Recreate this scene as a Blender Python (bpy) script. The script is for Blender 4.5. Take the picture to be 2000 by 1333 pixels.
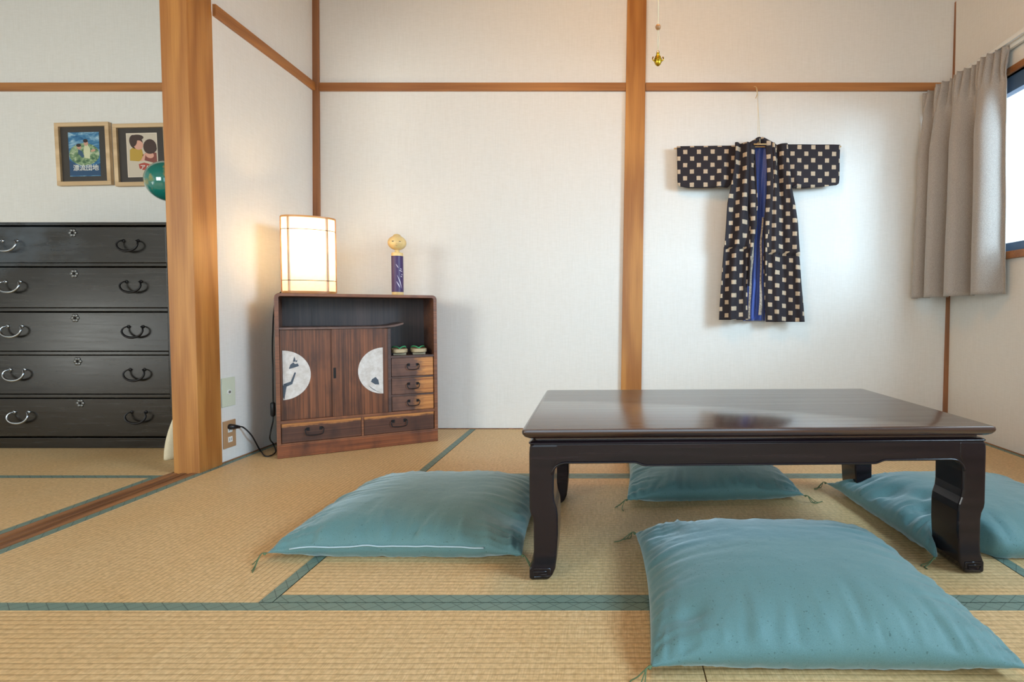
import bpy, bmesh, math, random
from mathutils import Vector, Matrix, noise
R = math.radians
PI = math.pi
scene = bpy.context.scene
for o in list(bpy.data.objects):
    bpy.data.objects.remove(o, do_unlink=True)
COL = scene.collection

# ------------------------------------------------------------------ camera
F_PX = 1037.0; PX = 1195.0; CAM_H = 0.66; TH = R(1.9); PY = 612 + F_PX * math.tan(TH)
cam_d = bpy.data.cameras.new('camera'); cam = bpy.data.objects.new('camera', cam_d); COL.objects.link(cam)
cam.location = (0, 0, CAM_H); cam.rotation_euler = (PI / 2 - TH, 0, 0)
cam_d.sensor_width = 36.0; cam_d.lens = F_PX * 36 / 2000
cam_d.shift_x = -(PX - 1000) / 2000; cam_d.shift_y = (PY - 666.5) / 2000
cam_d.clip_start = 0.02
scene.camera = cam

# ------------------------------------------------------------------ world, light, exposure
world = bpy.data.worlds.new('world'); scene.world = world; world.use_nodes = True
bg = world.node_tree.nodes['Background']
bg.inputs[0].default_value = (0.80, 0.91, 1.0, 1); bg.inputs[1].default_value = 1.7
vs = scene.view_settings
vs.view_transform = 'Standard'; vs.look = 'None'; vs.gamma = 1.0; vs.use_curve_mapping = False
vs.exposure = 0.22


def area(name, loc, rot, sx, sy, power, color):
    l = bpy.data.lights.new(name, 'AREA'); l.shape = 'RECTANGLE'; l.size = sx; l.size_y = sy
    l.energy = power; l.color = color
    o = bpy.data.objects.new(name, l); COL.objects.link(o); o.location = loc; o.rotation_euler = rot
    return o


# daylight standing outside the window beside the curtain and the glazed doors behind the camera
area('daylight_right_window', (2.62, 0.20, 1.95), (0, R(56), 0), 1.3, 1.9, 150, (0.56, 0.79, 1.0))
area('daylight_from_garden_side', (4.7, -0.9, 2.05), (R(83), 0, R(49)), 1.5, 2.0, 295, (0.58, 0.79, 1.0))
area('daylight_garden_doors', (0.2, -1.98, 1.15), (R(90), 0, 0), 3.0, 1.7, 26, (0.58, 0.80, 1.0))
area('daylight_side_room_rear', (-3.0, -1.98, 1.4), (R(90), 0, 0), 1.9, 1.4, 105, (0.95, 0.96, 0.93))
area('daylight_side_room', (-4.75, 0.25, 0.45), (0, R(-90), 0), 0.7, 1.3, 9, (1.0, 0.93, 0.80))
ll = bpy.data.lights.new('ceiling_lamp_light', 'POINT'); ll.energy = 26; ll.color = (1.0, 0.50, 0.14); ll.shadow_soft_size = 0.16
lo = bpy.data.objects.new('ceiling_lamp_light', ll); COL.objects.link(lo); lo.location = (0.15, 1.60, 2.24)


# ------------------------------------------------------------------ pixel helpers (2000 x 1333 frame)
def ray(px, py):
    u = (px - PX) / F_PX; v = -(py - PY) / F_PX
    return Vector((u, math.cos(TH) + v * math.sin(TH), -math.sin(TH) + v * math.cos(TH)))


def FL(px, py, z=0.0):
    d = ray(px, py); t = (z - CAM_H) / d.z
    return Vector((d.x * t, d.y * t, z))


def PT(px, py, Y):
    d = ray(px, py); t = Y / d.y
    return Vector((d.x * t, Y, CAM_H + d.z * t))


# ------------------------------------------------------------------ node helpers
class NT:
    def __init__(s, name):
        s.m = bpy.data.materials.new(name); s.m.use_nodes = True
        s.t = s.m.node_tree; s.n = s.t.nodes; s.b = s.n['Principled BSDF']; s.out = s.n['Material Output']

    def new(s, typ, **kw):
        n = s.n.new(typ)
        for k, v in kw.items(): setattr(n, k, v)
        return n

    def link(s, a, b): s.t.links.new(a, b)

    def setv(s, sock, v):
        if hasattr(v, 'default_value') or hasattr(v, 'is_output'): s.link(v, sock)
        else: sock.default_value = v

    def math(s, op, a, b=0.0, c=None):
        n = s.new('ShaderNodeMath', operation=op); s.setv(n.inputs[0], a); s.setv(n.inputs[1], b)
        if c is not None: s.setv(n.inputs[2], c)
        return n.outputs[0]

    def coord(s, which='Object', scale=(1, 1, 1), loc=(0, 0, 0), rot=(0, 0, 0)):
        c = s.new('ShaderNodeTexCoord'); m = s.new('ShaderNodeMapping')
        m.inputs['Scale'].default_value = scale; m.inputs['Location'].default_value = loc
        m.inputs['Rotation'].default_value = rot
        s.link(c.outputs[which], m.inputs[0]); return m.outputs[0]

    def sep(s, v):
        n = s.new('ShaderNodeSeparateXYZ'); s.link(v, n.inputs[0]); return n.outputs

    def noise(s, v, scale=5, detail=4, rough=0.55, dist=0.0):
        n = s.new('ShaderNodeTexNoise'); s.link(v, n.inputs['Vector']); n.inputs['Scale'].default_value = scale
        n.inputs['Detail'].default_value = detail; n.inputs['Roughness'].default_value = rough
        n.inputs['Distortion'].default_value = dist
        return n.outputs[0]

    def ramp(s, fac, stops, interp='LINEAR'):
        n = s.new('ShaderNodeValToRGB'); s.link(fac, n.inputs[0]); e = n.color_ramp.elements
        n.color_ramp.interpolation = interp
        while len(e) < len(stops): e.new(0.5)
        for i, (p, c) in enumerate(stops):
            e[i].position = p; e[i].color = (c[0], c[1], c[2], 1) if not isinstance(c, (int, float)) else (c, c, c, 1)
        return n.outputs[0]

    def mix(s, fac, a, b, blend='MIX'):
        n = s.new('ShaderNodeMix', data_type='RGBA', blend_type=blend)
        s.setv(n.inputs[0], fac)
        for i, v in ((6, a), (7, b)):
            if isinstance(v, tuple): n.inputs[i].default_value = (v[0], v[1], v[2], 1)
            else: s.link(v, n.inputs[i])
        return n.outputs[2]

    def bump(s, h, strength=0.3, dist=0.002, normal=None):
        n = s.new('ShaderNodeBump'); s.link(h, n.inputs['Height']); n.inputs['Strength'].default_value = strength
        n.inputs['Distance'].default_value = dist
        if normal: s.link(normal, n.inputs['Normal'])
        s.link(n.outputs[0], s.b.inputs['Normal']); return n.outputs[0]

    def col(s, c):
        if isinstance(c, tuple): s.b.inputs['Base Color'].default_value = (c[0], c[1], c[2], 1)
        else: s.link(c, s.b.inputs['Base Color'])

    def p(s, **kw):
        for k, v in kw.items(): s.setv(s.b.inputs[k.replace('_', ' ')], v)


def C(r, g, b):
    f = lambda x: (x / 255 / 12.92) if x / 255 < 0.04045 else ((x / 255 + 0.055) / 1.055) ** 2.4
    return (f(r), f(g), f(b))


def plain(name, c, rough=0.5, metal=0.0, **kw):
    n = NT(name); n.col(c); n.p(Roughness=rough, Metallic=metal, **kw); return n.m


def wood(name, dark, light, axis='Z', rough=0.45, s=1.0, rings=26, bump=0.12, fine=0.5, **kw):
    n = NT(name)
    lo, hi = 0.55 * s, 6.0 * s
    sc = {'X': (lo, hi, hi), 'Y': (hi, lo, hi), 'Z': (hi, hi, lo)}[axis]
    v = n.coord('Object', sc)
    a = n.noise(v, 1.0, 2, 0.45)
    w = n.math('MULTIPLY_ADD', n.math('SINE', n.math('MULTIPLY', a, rings)), 0.5, 0.5)
    sc2 = {'X': (3 * s, 160 * s, 160 * s), 'Y': (160 * s, 3 * s, 160 * s), 'Z': (160 * s, 160 * s, 3 * s)}[axis]
    f = n.noise(n.coord('Object', sc2), 1.0, 3, 0.6)
    m = n.math('ADD', n.math('MULTIPLY', w, 1 - fine), n.math('MULTIPLY', f, fine))
    c = n.ramp(m, [(0.22, dark), (0.75, light)])
    big = n.ramp(n.noise(n.coord('Object', tuple(x * 0.35 for x in sc)), 1.0, 2), [(0.3, 0.82), (0.7, 1.0)])
    n.col(n.mix(1.0, c, big, 'MULTIPLY')); n.p(Roughness=rough, **kw)
    n.bump(f, bump, 0.001)
    return n.m


# ------------------------------------------------------------------ materials
def mat_wall():
    n = NT('washi_wallpaper')
    f = n.noise(n.coord('Object', (420, 420, 9)), 1.0, 2, 0.6)
    g = n.noise(n.coord('Object', (30, 30, 160)), 1.0, 2, 0.6)
    m = n.math('ADD', n.math('MULTIPLY', f, 0.6), n.math('MULTIPLY', g, 0.4))
    n.col(n.ramp(m, [(0.35, (0.69, 0.675, 0.625)), (0.62, (0.745, 0.732, 0.688))])); n.p(Roughness=0.85)
    n.bump(m, 0.25, 0.001); return n.m


def mat_tatami(name, ridge):           # ridge: axis along which the ridges run
    n = NT(name)
    xyz = n.sep(n.coord('Object'))
    across = xyz[1] if ridge == 'X' else xyz[0]
    along = xyz[0] if ridge == 'X' else xyz[1]
    wob = n.noise(n.coord('Object', (3, 3, 3)), 1.0, 2)
    a2 = n.math('ADD', across, n.math('MULTIPLY', wob, 0.006))
    r = n.math('ABSOLUTE', n.math('SINE', n.math('MULTIPLY', a2, PI / 0.0155)))
    groove = n.math('POWER', r, 0.45)
    st = (1, 1, 1)
    sc = (420, 16, 1) if ridge == 'X' else (16, 420, 1)
    stems = n.noise(n.coord('Object', sc), 1.0, 3, 0.7)
    stitch = n.noise(n.coord('Object', (95, 110, 1)), 1.0, 2, 0.5)
    patch = n.noise(n.coord('Object', (2.0, 2.0, 1)), 1.0, 3, 0.5)
    c1 = n.ramp(stems, [(0.25, C(196, 164, 114)), (0.5, C(223, 191, 140)), (0.8, C(236, 210, 162))])
    c2 = n.mix(n.ramp(patch, [(0.4, 0.0), (0.75, 0.5)]), c1, C(218, 174, 112))
    c3 = n.mix(n.ramp(stitch, [(0.35, 0.34), (0.6, 0.0)]), c2, C(150, 118, 74))
    c4 = n.mix(n.ramp(groove, [(0.25, 0.45), (0.72, 0.0)]), c3, C(128, 96, 56))
    n.col(c4); n.p(Roughness=0.5)
    n.b.inputs['Specular IOR Level'].default_value = 0.42
    h = n.math('ADD', n.math('MULTIPLY', groove, 0.9), n.math('MULTIPLY', stems, 0.35))
    n.bump(h, 0.42, 0.0020); return n.m


def mat_heri(name, along):
    n = NT(name)
    xyz = n.sep(n.coord('Object')); x = xyz[0] if along == 'X' else xyz[1]; y = xyz[1] if along == 'X' else xyz[0]
    def line(sgn):
        k = n.math('ADD', n.math('MULTIPLY', x, 1 / 0.044), n.math('MULTIPLY', y, sgn / 0.034))
        fr = n.math('ABSOLUTE', n.math('SUBTRACT', n.math('FRACT', k), 0.5))
        return n.math('LESS_THAN', fr, 0.035)
    l = n.math('MAXIMUM', line(1), line(-1))
    w = n.noise(n.coord('Object', (900, 900, 1)), 1.0, 2)
    base = n.ramp(w, [(0.3, C(98, 122, 110)), (0.7, C(128, 150, 137))])
    n.col(n.mix(n.math('MULTIPLY', l, 0.7), base, C(60, 78, 74))); n.p(Roughness=0.5)
    n.bump(w, 0.2, 0.0006); return n.m


def mat_cushion():
    n = NT('teal_cotton')
    w = n.noise(n.coord('Object', (700, 700, 700)), 1.0, 2, 0.7)
    sp = n.noise(n.coord('Object', (190, 190, 190)), 1.0, 1, 0.5)
    big = n.noise(n.coord('Object', (3, 3, 3)), 1.0, 2)
    b = n.ramp(w, [(0.3, (0.074, 0.176, 0.182)), (0.7, (0.118, 0.252, 0.262))])
    b = n.mix(n.ramp(big, [(0.3, 0.0), (0.75, 0.35)]), b, (0.12, 0.24, 0.225))
    n.col(n.mix(n.ramp(sp, [(0.70, 0.0), (0.74, 0.6)]), b, (0.02, 0.07, 0.065)))
    n.p(Roughness=0.62); n.b.inputs['Sheen Weight'].default_value = 0.6; n.b.inputs['Sheen Roughness'].default_value = 0.4
    n.b.inputs['Sheen Tint'].default_value = (0.8, 0.95, 1.0, 1)
    wr = n.noise(n.coord('Object', (16, 16, 16)), 1.0, 3, 0.55)
    h = n.math('ADD', n.math('MULTIPLY', w, 0.12), n.math('MULTIPLY', wr, 1.0))
    n.bump(h, 0.45, 0.006); return n.m


def mat_table_top():
    n = NT('dark_rosewood_top')
    a = n.noise(n.coord('Object', (1.2, 60, 60)), 1.0, 4, 0.6)
    b = n.noise(n.coord('Object', (0.8, 8, 8)), 1.0, 2)
    c = n.ramp(n.math('MULTIPLY_ADD', a, 0.7, n.math('MULTIPLY', b, 0.3)), [(0.35, (0.014, 0.006, 0.005)), (0.62, (0.065, 0.024, 0.016))])
    xyz = n.sep(n.coord('Object'))
    dx = n.math('SUBTRACT', n.math('ABSOLUTE', xyz[0]), 0.589 - 0.085)
    dy = n.math('SUBTRACT', n.math('ABSOLUTE', xyz[1]), 0.335 - 0.085)
    m = n.math('MAXIMUM', dx, dy)
    ln = n.math('LESS_THAN', n.math('ABSOLUTE', m), 0.0012)
    n.col(n.mix(n.math('MULTIPLY', ln, 0.8), c, (0.004, 0.002, 0.002)))
    n.p(Roughness=n.ramp(a, [(0.3, 0.16), (0.7, 0.27)]))
    n.b.inputs['Specular IOR Level'].default_value = 0.75
    n.b.inputs['Coat Weight'].default_value = 0.5; n.b.inputs['Coat Roughness'].default_value = 0.15
    n.bump(a, 0.06, 0.001); return n.m


def mat_table():
    n = NT('dark_rosewood')
    a = n.noise(n.coord('Object', (2, 50, 50)), 1.0, 4, 0.6)
    n.col(n.ramp(a, [(0.35, (0.006, 0.004, 0.006)), (0.65, (0.016, 0.009, 0.011))]))
    n.p(Roughness=0.22); n.b.inputs['Specular IOR Level'].default_value = 0.32
    n.b.inputs['Coat Weight'].default_value = 0.15; n.b.inputs['Coat Roughness'].default_value = 0.15
    return n.m


def mat_lacquer():
    n = NT('black_lacquer')
    a = n.noise(n.coord('Object', (4, 30, 70)), 1.0, 4, 0.65)
    h = n.noise(n.coord('Object', (2.6, 1, 5)), 1.0, 4, 0.6)
    xyz = n.sep(n.coord('Object'))
    # bluish, rougher patches on the upper left drawers
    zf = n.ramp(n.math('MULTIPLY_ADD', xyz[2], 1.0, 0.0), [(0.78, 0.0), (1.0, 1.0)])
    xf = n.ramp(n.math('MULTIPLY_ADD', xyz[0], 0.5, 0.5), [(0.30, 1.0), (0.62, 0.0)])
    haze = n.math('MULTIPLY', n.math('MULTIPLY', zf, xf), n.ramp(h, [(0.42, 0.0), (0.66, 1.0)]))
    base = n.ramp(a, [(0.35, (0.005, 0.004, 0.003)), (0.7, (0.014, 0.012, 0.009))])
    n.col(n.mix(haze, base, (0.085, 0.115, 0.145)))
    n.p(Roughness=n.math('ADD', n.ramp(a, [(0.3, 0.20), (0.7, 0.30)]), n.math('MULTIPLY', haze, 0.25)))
    n.b.inputs['Specular IOR Level'].default_value = 0.6
    n.bump(n.math('ADD', n.math('MULTIPLY', a, 0.12), h), 0.10, 0.004)
    return n.m


def mat_ikat():
    n = NT('checked_ikat_cotton')
    uv = n.sep(n.coord('UV'))
    wob = n.noise(n.coord('UV', (60, 60, 1)), 1.0, 2)
    u = n.math('ADD', uv[0], n.math('MULTIPLY', wob, 0.003)); v = n.math('ADD', uv[1], n.math('MULTIPLY', wob, 0.003))
    def sq(ou, ov):
        a = n.math('ABSOLUTE', n.math('SUBTRACT', n.math('FRACT', n.math('ADD', n.math('MULTIPLY', u, 1 / 0.076), ou)), 0.5))
        b = n.math('ABSOLUTE', n.math('SUBTRACT', n.math('FRACT', n.math('ADD', n.math('MULTIPLY', v, 1 / 0.072), ov)), 0.5))
        return n.math('MULTIPLY', n.math('LESS_THAN', a, 0.150), n.math('LESS_THAN', b, 0.160))
    m = n.math('MAXIMUM', sq(0, 0), sq(0.5, 0.5))
    t = n.noise(n.coord('UV', (500, 500, 1)), 1.0, 3)
    cream = n.ramp(t, [(0.3, C(150, 124, 96)), (0.65, C(206, 186, 160))])
    dark = n.ramp(t, [(0.3, C(18, 14, 18)), (0.7, C(44, 36, 42))])
    n.col(n.mix(m, dark, cream)); n.p(Roughness=0.85); n.bump(t, 0.2, 0.0008); return n.m


def mat_cloth(name, c1, c2, rough=0.85, scale=500, sheen=0.0):
    n = NT(name); w = n.noise(n.coord('Object', (scale, scale, scale)), 1.0, 3, 0.7)
    n.col(n.ramp(w, [(0.3, c1), (0.7, c2)])); n.p(Roughness=rough)
    n.b.inputs['Sheen Weight'].default_value = sheen
    n.bump(w, 0.25, 0.0008); return n.m


def mat_glass():
    n = NT('window_glass'); n.n.remove(n.b)
    tr = n.new('ShaderNodeBsdfTransparent'); tr.inputs[0].default_value = (0.96, 0.98, 0.98, 1)
    gl = n.new('ShaderNodeBsdfGlossy'); gl.inputs['Roughness'].default_value = 0.02
    mx = n.new("ShaderNodeMixShader"); mx.inputs[0].default_value = 0.05; n.link(tr.outputs[0], mx.inputs[1]); n.link(gl.outputs[0], mx.inputs[2])
    n.link(mx.outputs[0], n.out.inputs[0]); return n.m


def mat_paper():
    n = NT('lamp_paper')
    w = n.noise(n.coord('Object', (60, 60, 90)), 1.0, 3)
    tl = n.new('ShaderNodeBsdfTranslucent'); df = n.new('ShaderNodeBsdfDiffuse')
    c = n.ramp(w, [(0.3, (0.93, 0.88, 0.76)), (0.7, (0.97, 0.93, 0.83))])
    n.link(c, tl.inputs[0]); n.link(c, df.inputs[0])
    mx = n.new('ShaderNodeMixShader'); mx.inputs[0].default_value = 0.35
    n.link(tl.outputs[0], mx.inputs[1]); n.link(df.outputs[0], mx.inputs[2]); n.link(mx.outputs[0], n.out.inputs[0])
    return n.m


def mat_globe():
    n = NT('globe_map')
    v = n.coord('Object', (9, 9, 9))
    land = n.ramp(n.noise(v, 1.0, 5, 0.55), [(0.50, 0.0), (0.56, 1.0)])
    tint = n.ramp(n.noise(n.coord('Object', (22, 22, 22)), 1.0, 3), [(0.35, C(92, 130, 78)), (0.65, C(176, 148, 84))])
    n.col(n.mix(land, C(30, 122, 110), tint)); n.p(Roughness=0.12)
    n.b.inputs['Coat Weight'].default_value = 1.0; return n.m


def mat_cabinet(name, lo=C(62, 36, 26), hi=C(128, 76, 48), axis='Z', fine=0.72, rings=30, extra=None):
    n = NT(name)
    sc = {'X': (2.0, 40, 150), 'Z': (150, 40, 2.0)}[axis]
    f = n.noise(n.coord('Object', sc), 1.0, 3, 0.6)
    g = n.noise(n.coord('Object', {'X': (1.2, 3, 9), 'Z': (9, 3, 1.2)}[axis]), 1.0, 3)
    c = n.ramp(n.math('ADD', n.math('MULTIPLY', f, fine), n.math('MULTIPLY', g, 1 - fine)), [(0.33, lo), (0.66, hi)])
    c = n.mix(n.ramp(n.noise(n.coord('Object', (14, 5, 6)), 1.0, 4), [(0.45, 0.0), (0.75, 0.65)]), c, C(40, 27, 26))
    if extra:                          # worn honey-coloured patch
        xyz = n.sep(n.coord('Object')); ax, edge, soft, sign = extra
        d = n.math('MULTIPLY', n.math('SUBTRACT', xyz[ax], edge), sign)
        nn = n.math('MULTIPLY', n.math('SUBTRACT', n.noise(n.coord('Object', (24, 5, 60)), 1.0, 3), 0.5), soft * 2)
        k = n.ramp(n.math('ADD', n.math('MULTIPLY', n.math('ADD', d, nn), 1 / soft), 0.0), [(0.0, 0.0), (1.0, 0.9)])
        c = n.mix(k, c, n.ramp(f, [(0.3, C(150, 88, 44)), (0.7, C(214, 148, 82))]))
    n.col(c); n.p(Roughness=0.38); n.b.inputs['Specular IOR Level'].default_value = 0.5
    n.bump(f, 0.15, 0.001); return n.m


M = dict(
    wall=mat_wall(), ceil=wood('ceiling_boards', C(92, 62, 36), C(132, 94, 58), 'X', 0.6),
    postz=wood('cedar_post', C(156, 98, 46), C(190, 131, 66), 'Z', 0.42, s=1.5, rings=22, fine=0.6),
    railx=wood('cedar_rail_x', C(140, 86, 44), C(182, 124, 70), 'X', 0.45, fine=0.6),
    raily=wood('cedar_rail_y', C(144, 88, 44), C(190, 128, 68), 'Y', 0.45, fine=0.6),
    sill=wood('worn_sill_wood', C(98, 62, 38), C(176, 122, 76), 'Y', 0.5, s=1.3, fine=0.7),
    corner=wood('corner_post_wood', C(118, 74, 44), C(156, 104, 64), 'Z', 0.5, fine=0.6),
    tatx=mat_tatami('woven_rush_x', 'X'), taty=mat_tatami('woven_rush_y', 'Y'),
    herix=mat_heri('green_edging_x', 'X'), heriy=mat_heri('green_edging_y', 'Y'),
    cushion=mat_cushion(), ttop=mat_table_top(), table=mat_table(), lacq=mat_lacquer(), ikat=mat_ikat(),
    lining=mat_cloth('blue_lining', C(30, 50, 120), C(66, 96, 176), 0.5, 400, 0.2),
    curtain=mat_cloth('grey_beige_curtain', C(134, 127, 120), C(184, 176, 167), 0.8, 420, 0.3),
    glass=mat_glass(), paper=mat_paper(), globe=mat_globe(),
    alu=plain('blue_grey_aluminium', C(92, 118, 150), 0.35, 0.4), white=plain('white_plastic', C(225, 225, 220), 0.4),
    iron=plain('black_iron', (0.018, 0.018, 0.02), 0.4, 0.6), chrome=plain('steel_handle', C(170, 178, 185), 0.22, 1.0),
    black=plain('black_rubber', (0.01, 0.01, 0.011), 0.4), gold=plain('gold_metal', C(200, 165, 50), 0.25, 1.0),
    dark=plain('dark_gap', (0.01, 0.008, 0.007), 0.8),
    bamboo=plain('pale_bamboo', C(205, 168, 115), 0.5), honey=wood('honey_wood', C(178, 116, 58), C(214, 152, 86), 'X', 0.45),
    palewood=wood('pale_frame_wood', C(204, 172, 130), C(228, 198, 156), 'X', 0.5),
    string=plain('cream_string', C(225, 210, 175), 0.8), thread=plain('green_thread', C(92, 112, 78), 0.8),
    doll=wood('pale_doll_wood', C(214, 178, 112), C(236, 206, 142), 'Z', 0.4), purple=plain('purple_band', C(62, 38, 88), 0.45),
    plate=plain('pale_green_plate', C(206, 212, 190), 0.4), brass=plain('brown_plate', C(176, 138, 100), 0.45),
    cream=mat_cloth('cream_canvas', C(208, 196, 164), C(232, 222, 194)),
    cabz=mat_cabinet('tea_cabinet_wood', axis='Z'), cabx=mat_cabinet('tea_cabinet_rail', C(84, 50, 36), C(150, 96, 64), 'X'),
    cabin=mat_cabinet('tea_cabinet_inside', C(40, 28, 27), C(84, 64, 58), 'Z', 0.5),
    cabplinth=mat_cabinet('tea_cabinet_plinth', C(88, 48, 30), C(150, 86, 50), 'X'),
    moon=mat_cloth('pale_painted_paper', C(188, 180, 172), C(214, 210, 206), 0.7, 40), ink=plain('blue_black_ink', C(66, 76, 88), 0.6),
)


# ------------------------------------------------------------------ mesh builder
class MB:
    def __init__(s): s.v = []; s.f = []; s.mi = []; s.uv = []; s.sm = []

    def add(s, vs, fs, mi=0, uvs=None, smooth=False):
        b = len(s.v); s.v += [tuple(p) for p in vs]
        for f in fs:
            s.f.append(tuple(b + i for i in f)); s.mi.append(mi); s.sm.append(smooth)
            s.uv.append([uvs[i] for i in f] if uvs else None)
        return s

    def box(s, x0, x1, y0, y1, z0, z1, mi=0):
        vs = [(x0, y0, z0), (x1, y0, z0), (x1, y1, z0), (x0, y1, z0), (x0, y0, z1), (x1, y0, z1), (x1, y1, z1), (x0, y1, z1)]
        return s.add(vs, [(0, 3, 2, 1), (4, 5, 6, 7), (0, 1, 5, 4), (1, 2, 6, 5), (2, 3, 7, 6), (3, 0, 4, 7)], mi)

    def hexa(s, b, t, mi=0):            # bottom quad and top quad, counter-clockwise from above
        return s.add(list(b) + list(t), [(0, 3, 2, 1), (4, 5, 6, 7), (0, 1, 5, 4), (1, 2, 6, 5), (2, 3, 7, 6), (3, 0, 4, 7)], mi)

    def prism(s, poly, axis, a, b, mi=0, smooth=False):   # poly in the two other axes
        def P3(p, c):
            return {'X': (c, p[0], p[1]), 'Y': (p[0], c, p[1]), 'Z': (p[0], p[1], c)}[axis]
        n = len(poly); vs = [P3(p, a) for p in poly] + [P3(p, b) for p in poly]
        fs = [tuple(range(n - 1, -1, -1)), tuple(range(n, 2 * n))]
        s.add(vs, fs, mi, None, False)
        k = len(s.v) - 2 * n
        for i in range(n):
            j = (i + 1) % n; s.f.append((k + i, k + j, k + n + j, k + n + i)); s.mi.append(mi); s.sm.append(smooth); s.uv.append(None)
        return s

    def tube(s, pts, r, seg=10, mi=0, closed=False, cap=True):
        pts = [Vector(p) for p in pts]; n = len(pts); rs = r if isinstance(r, (list, tuple)) else [r] * n
        vs = []; prev = None
        for i, p in enumerate(pts):
            t = (pts[(i + 1) % n] - pts[i - 1]) if closed else (pts[min(i + 1, n - 1)] - pts[max(i - 1, 0)])
            t.normalize()
            if prev is None:
                a = Vector((0, 0, 1)) if abs(t.z) < 0.9 else Vector((1, 0, 0)); nx = t.cross(a).normalized()
            else:
                nx = (prev - t * prev.dot(t)).normalized()
            prev = nx; ny = t.cross(nx)
            for k in range(seg):
                a = 2 * PI * k / seg; vs.append(p + nx * math.cos(a) * rs[i] + ny * math.sin(a) * rs[i])
        fs = []
        for i in range(n if closed else n - 1):
            for k in range(seg):
                a = i * seg + k; b = i * seg + (k + 1) % seg; j = ((i + 1) % n) * seg
                fs.append((a, b, j + (k + 1) % seg, j + k))
        if cap and not closed: fs += [tuple(range(seg - 1, -1, -1)), tuple((n - 1) * seg + k for k in range(seg))]
        return s.add(vs, fs, mi, None, True)

    def lathe(s, prof, c=(0, 0, 0), seg=32, mi=0, smooth=True):   # prof (r, z)
        vs = []; fs = []
        for r, z in prof:
            for k in range(seg):
                a = 2 * PI * k / seg; vs.append((c[0] + r * math.cos(a), c[1] + r * math.sin(a), c[2] + z))
        for i in range(len(prof) - 1):
            for k in range(seg):
                a = i * seg + k; b = i * seg + (k + 1) % seg
                fs.append((a, b, b + seg, a + seg))
        fs.append(tuple(range(seg - 1, -1, -1))); fs.append(tuple((len(prof) - 1) * seg + k for k in range(seg)))
        return s.add(vs, fs, mi, None, smooth)

    def ball(s, c, r, seg=20, mi=0, sc=(1, 1, 1)):
        n = seg // 2
        prof = [(max(1e-4, math.sin(PI * i / n)), -math.cos(PI * i / n)) for i in range(n + 1)]
        m = MB().lathe(prof, (0, 0, 0), seg)
        return s.add([(c[0] + v[0] * r * sc[0], c[1] + v[1] * r * sc[1], c[2] + v[2] * r * sc[2]) for v in m.v], m.f, mi, None, True)

    def build(s, name, mats, parent=None, bevel=0, sharp=None, subsurf=0, solid=0, loc=None, rot=None, seg=2):
        me = bpy.data.meshes.new(name); me.from_pydata(s.v, [], s.f); me.update()
        if not isinstance(mats, (list, tuple)): mats = [mats]
        for m in mats: me.materials.append(m)
        for i, p in enumerate(me.polygons): p.material_index = s.mi[i]; p.use_smooth = s.sm[i]
        if any(s.uv):
            ul = me.uv_layers.new(name='UVMap'); k = 0
            for i, p in enumerate(me.polygons):
                for q in range(p.loop_total):
                    if s.uv[i]: ul.data[p.loop_start + q].uv = s.uv[i][q]
        if sharp is not None: me.set_sharp_from_angle(angle=R(sharp))
        o = bpy.data.objects.new(name, me); COL.objects.link(o)
        if parent: o.parent = parent
        if loc: o.location = loc
        if rot: o.rotation_euler = rot
        if solid:
            md = o.modifiers.new('solid', 'SOLIDIFY'); md.thickness = solid; md.offset = 0
        if subsurf:
            md = o.modifiers.new('sub', 'SUBSURF'); md.levels = subsurf; md.render_levels = subsurf
        if bevel:
            md = o.modifiers.new('bevel', 'BEVEL'); md.width = bevel; md.segments = seg; md.limit_method = 'ANGLE'; md.angle_limit = R(35)
        return o


def struct(o): o['kind'] = 'structure'; return o


def tag(o, label, cat, group=None):
    o['label'] = label; o['category'] = cat
    if group: o['group'] = group
    return o


def thing(name, label, cat, loc=(0, 0, 0), rz=0.0, group=None):
    o = bpy.data.objects.new(name, None); COL.objects.link(o); o.empty_display_size = 0.1
    o.location = loc; o.rotation_euler = (0, 0, rz); return tag(o, label, cat, group)


def spline(pts, n=8):
    pts = [Vector(p) for p in pts]; out = []
    q = [pts[0]] + pts + [pts[-1]]
    for i in range(1, len(q) - 2):
        for k in range(n):
            t = k / n; a, b, c, d = q[i - 1], q[i], q[i + 1], q[i + 2]
            out.append(0.5 * ((2 * b) + (c - a) * t + (2 * a - 5 * b + 4 * c - d) * t * t + (3 * b - a - 3 * c + d) * t ** 3))
    out.append(pts[-1]); return out


def lerp(a, b, t): return a + (b - a) * t


def interp(tab, x):
    if x <= tab[0][0]: return tab[0][1]
    for (a, p), (b, q) in zip(tab, tab[1:]):
        if x <= b: return lerp(p, q, (x - a) / (b - a))
    return tab[-1][1]


# ================================================================== THE ROOM
YB = 3.01; ZC = 2.5; XR0 = 1.905; YR = -1.6; XL2 = -4.4
struct(MB().box(XL2 - .1, 2.1, YR - .1, YB + .1, -0.10, -0.052).build('floor', M['dark']))
struct(MB().box(XL2 - .1, 2.1, YR - .1, YB + .1, ZC, ZC + .05).build('ceiling', M['ceil']))
struct(MB().box(XL2 - .1, 2.1, YB, YB + .1, -0.052, ZC).build('wall_back', M['wall']))
# partition between the two rooms (leans a little, as the old house does)
m = MB().hexa([(-1.795, 2.29, -.05), (-1.712, 2.29, -.05), (-1.695, YB, -.05), (-1.795, YB, -.05)],
              [(-1.795, 2.29, ZC), (-1.690, 2.29, ZC), (-1.655, YB, ZC), (-1.795, YB, ZC)])
struct(m.build('wall_left', M['wall']))
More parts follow.
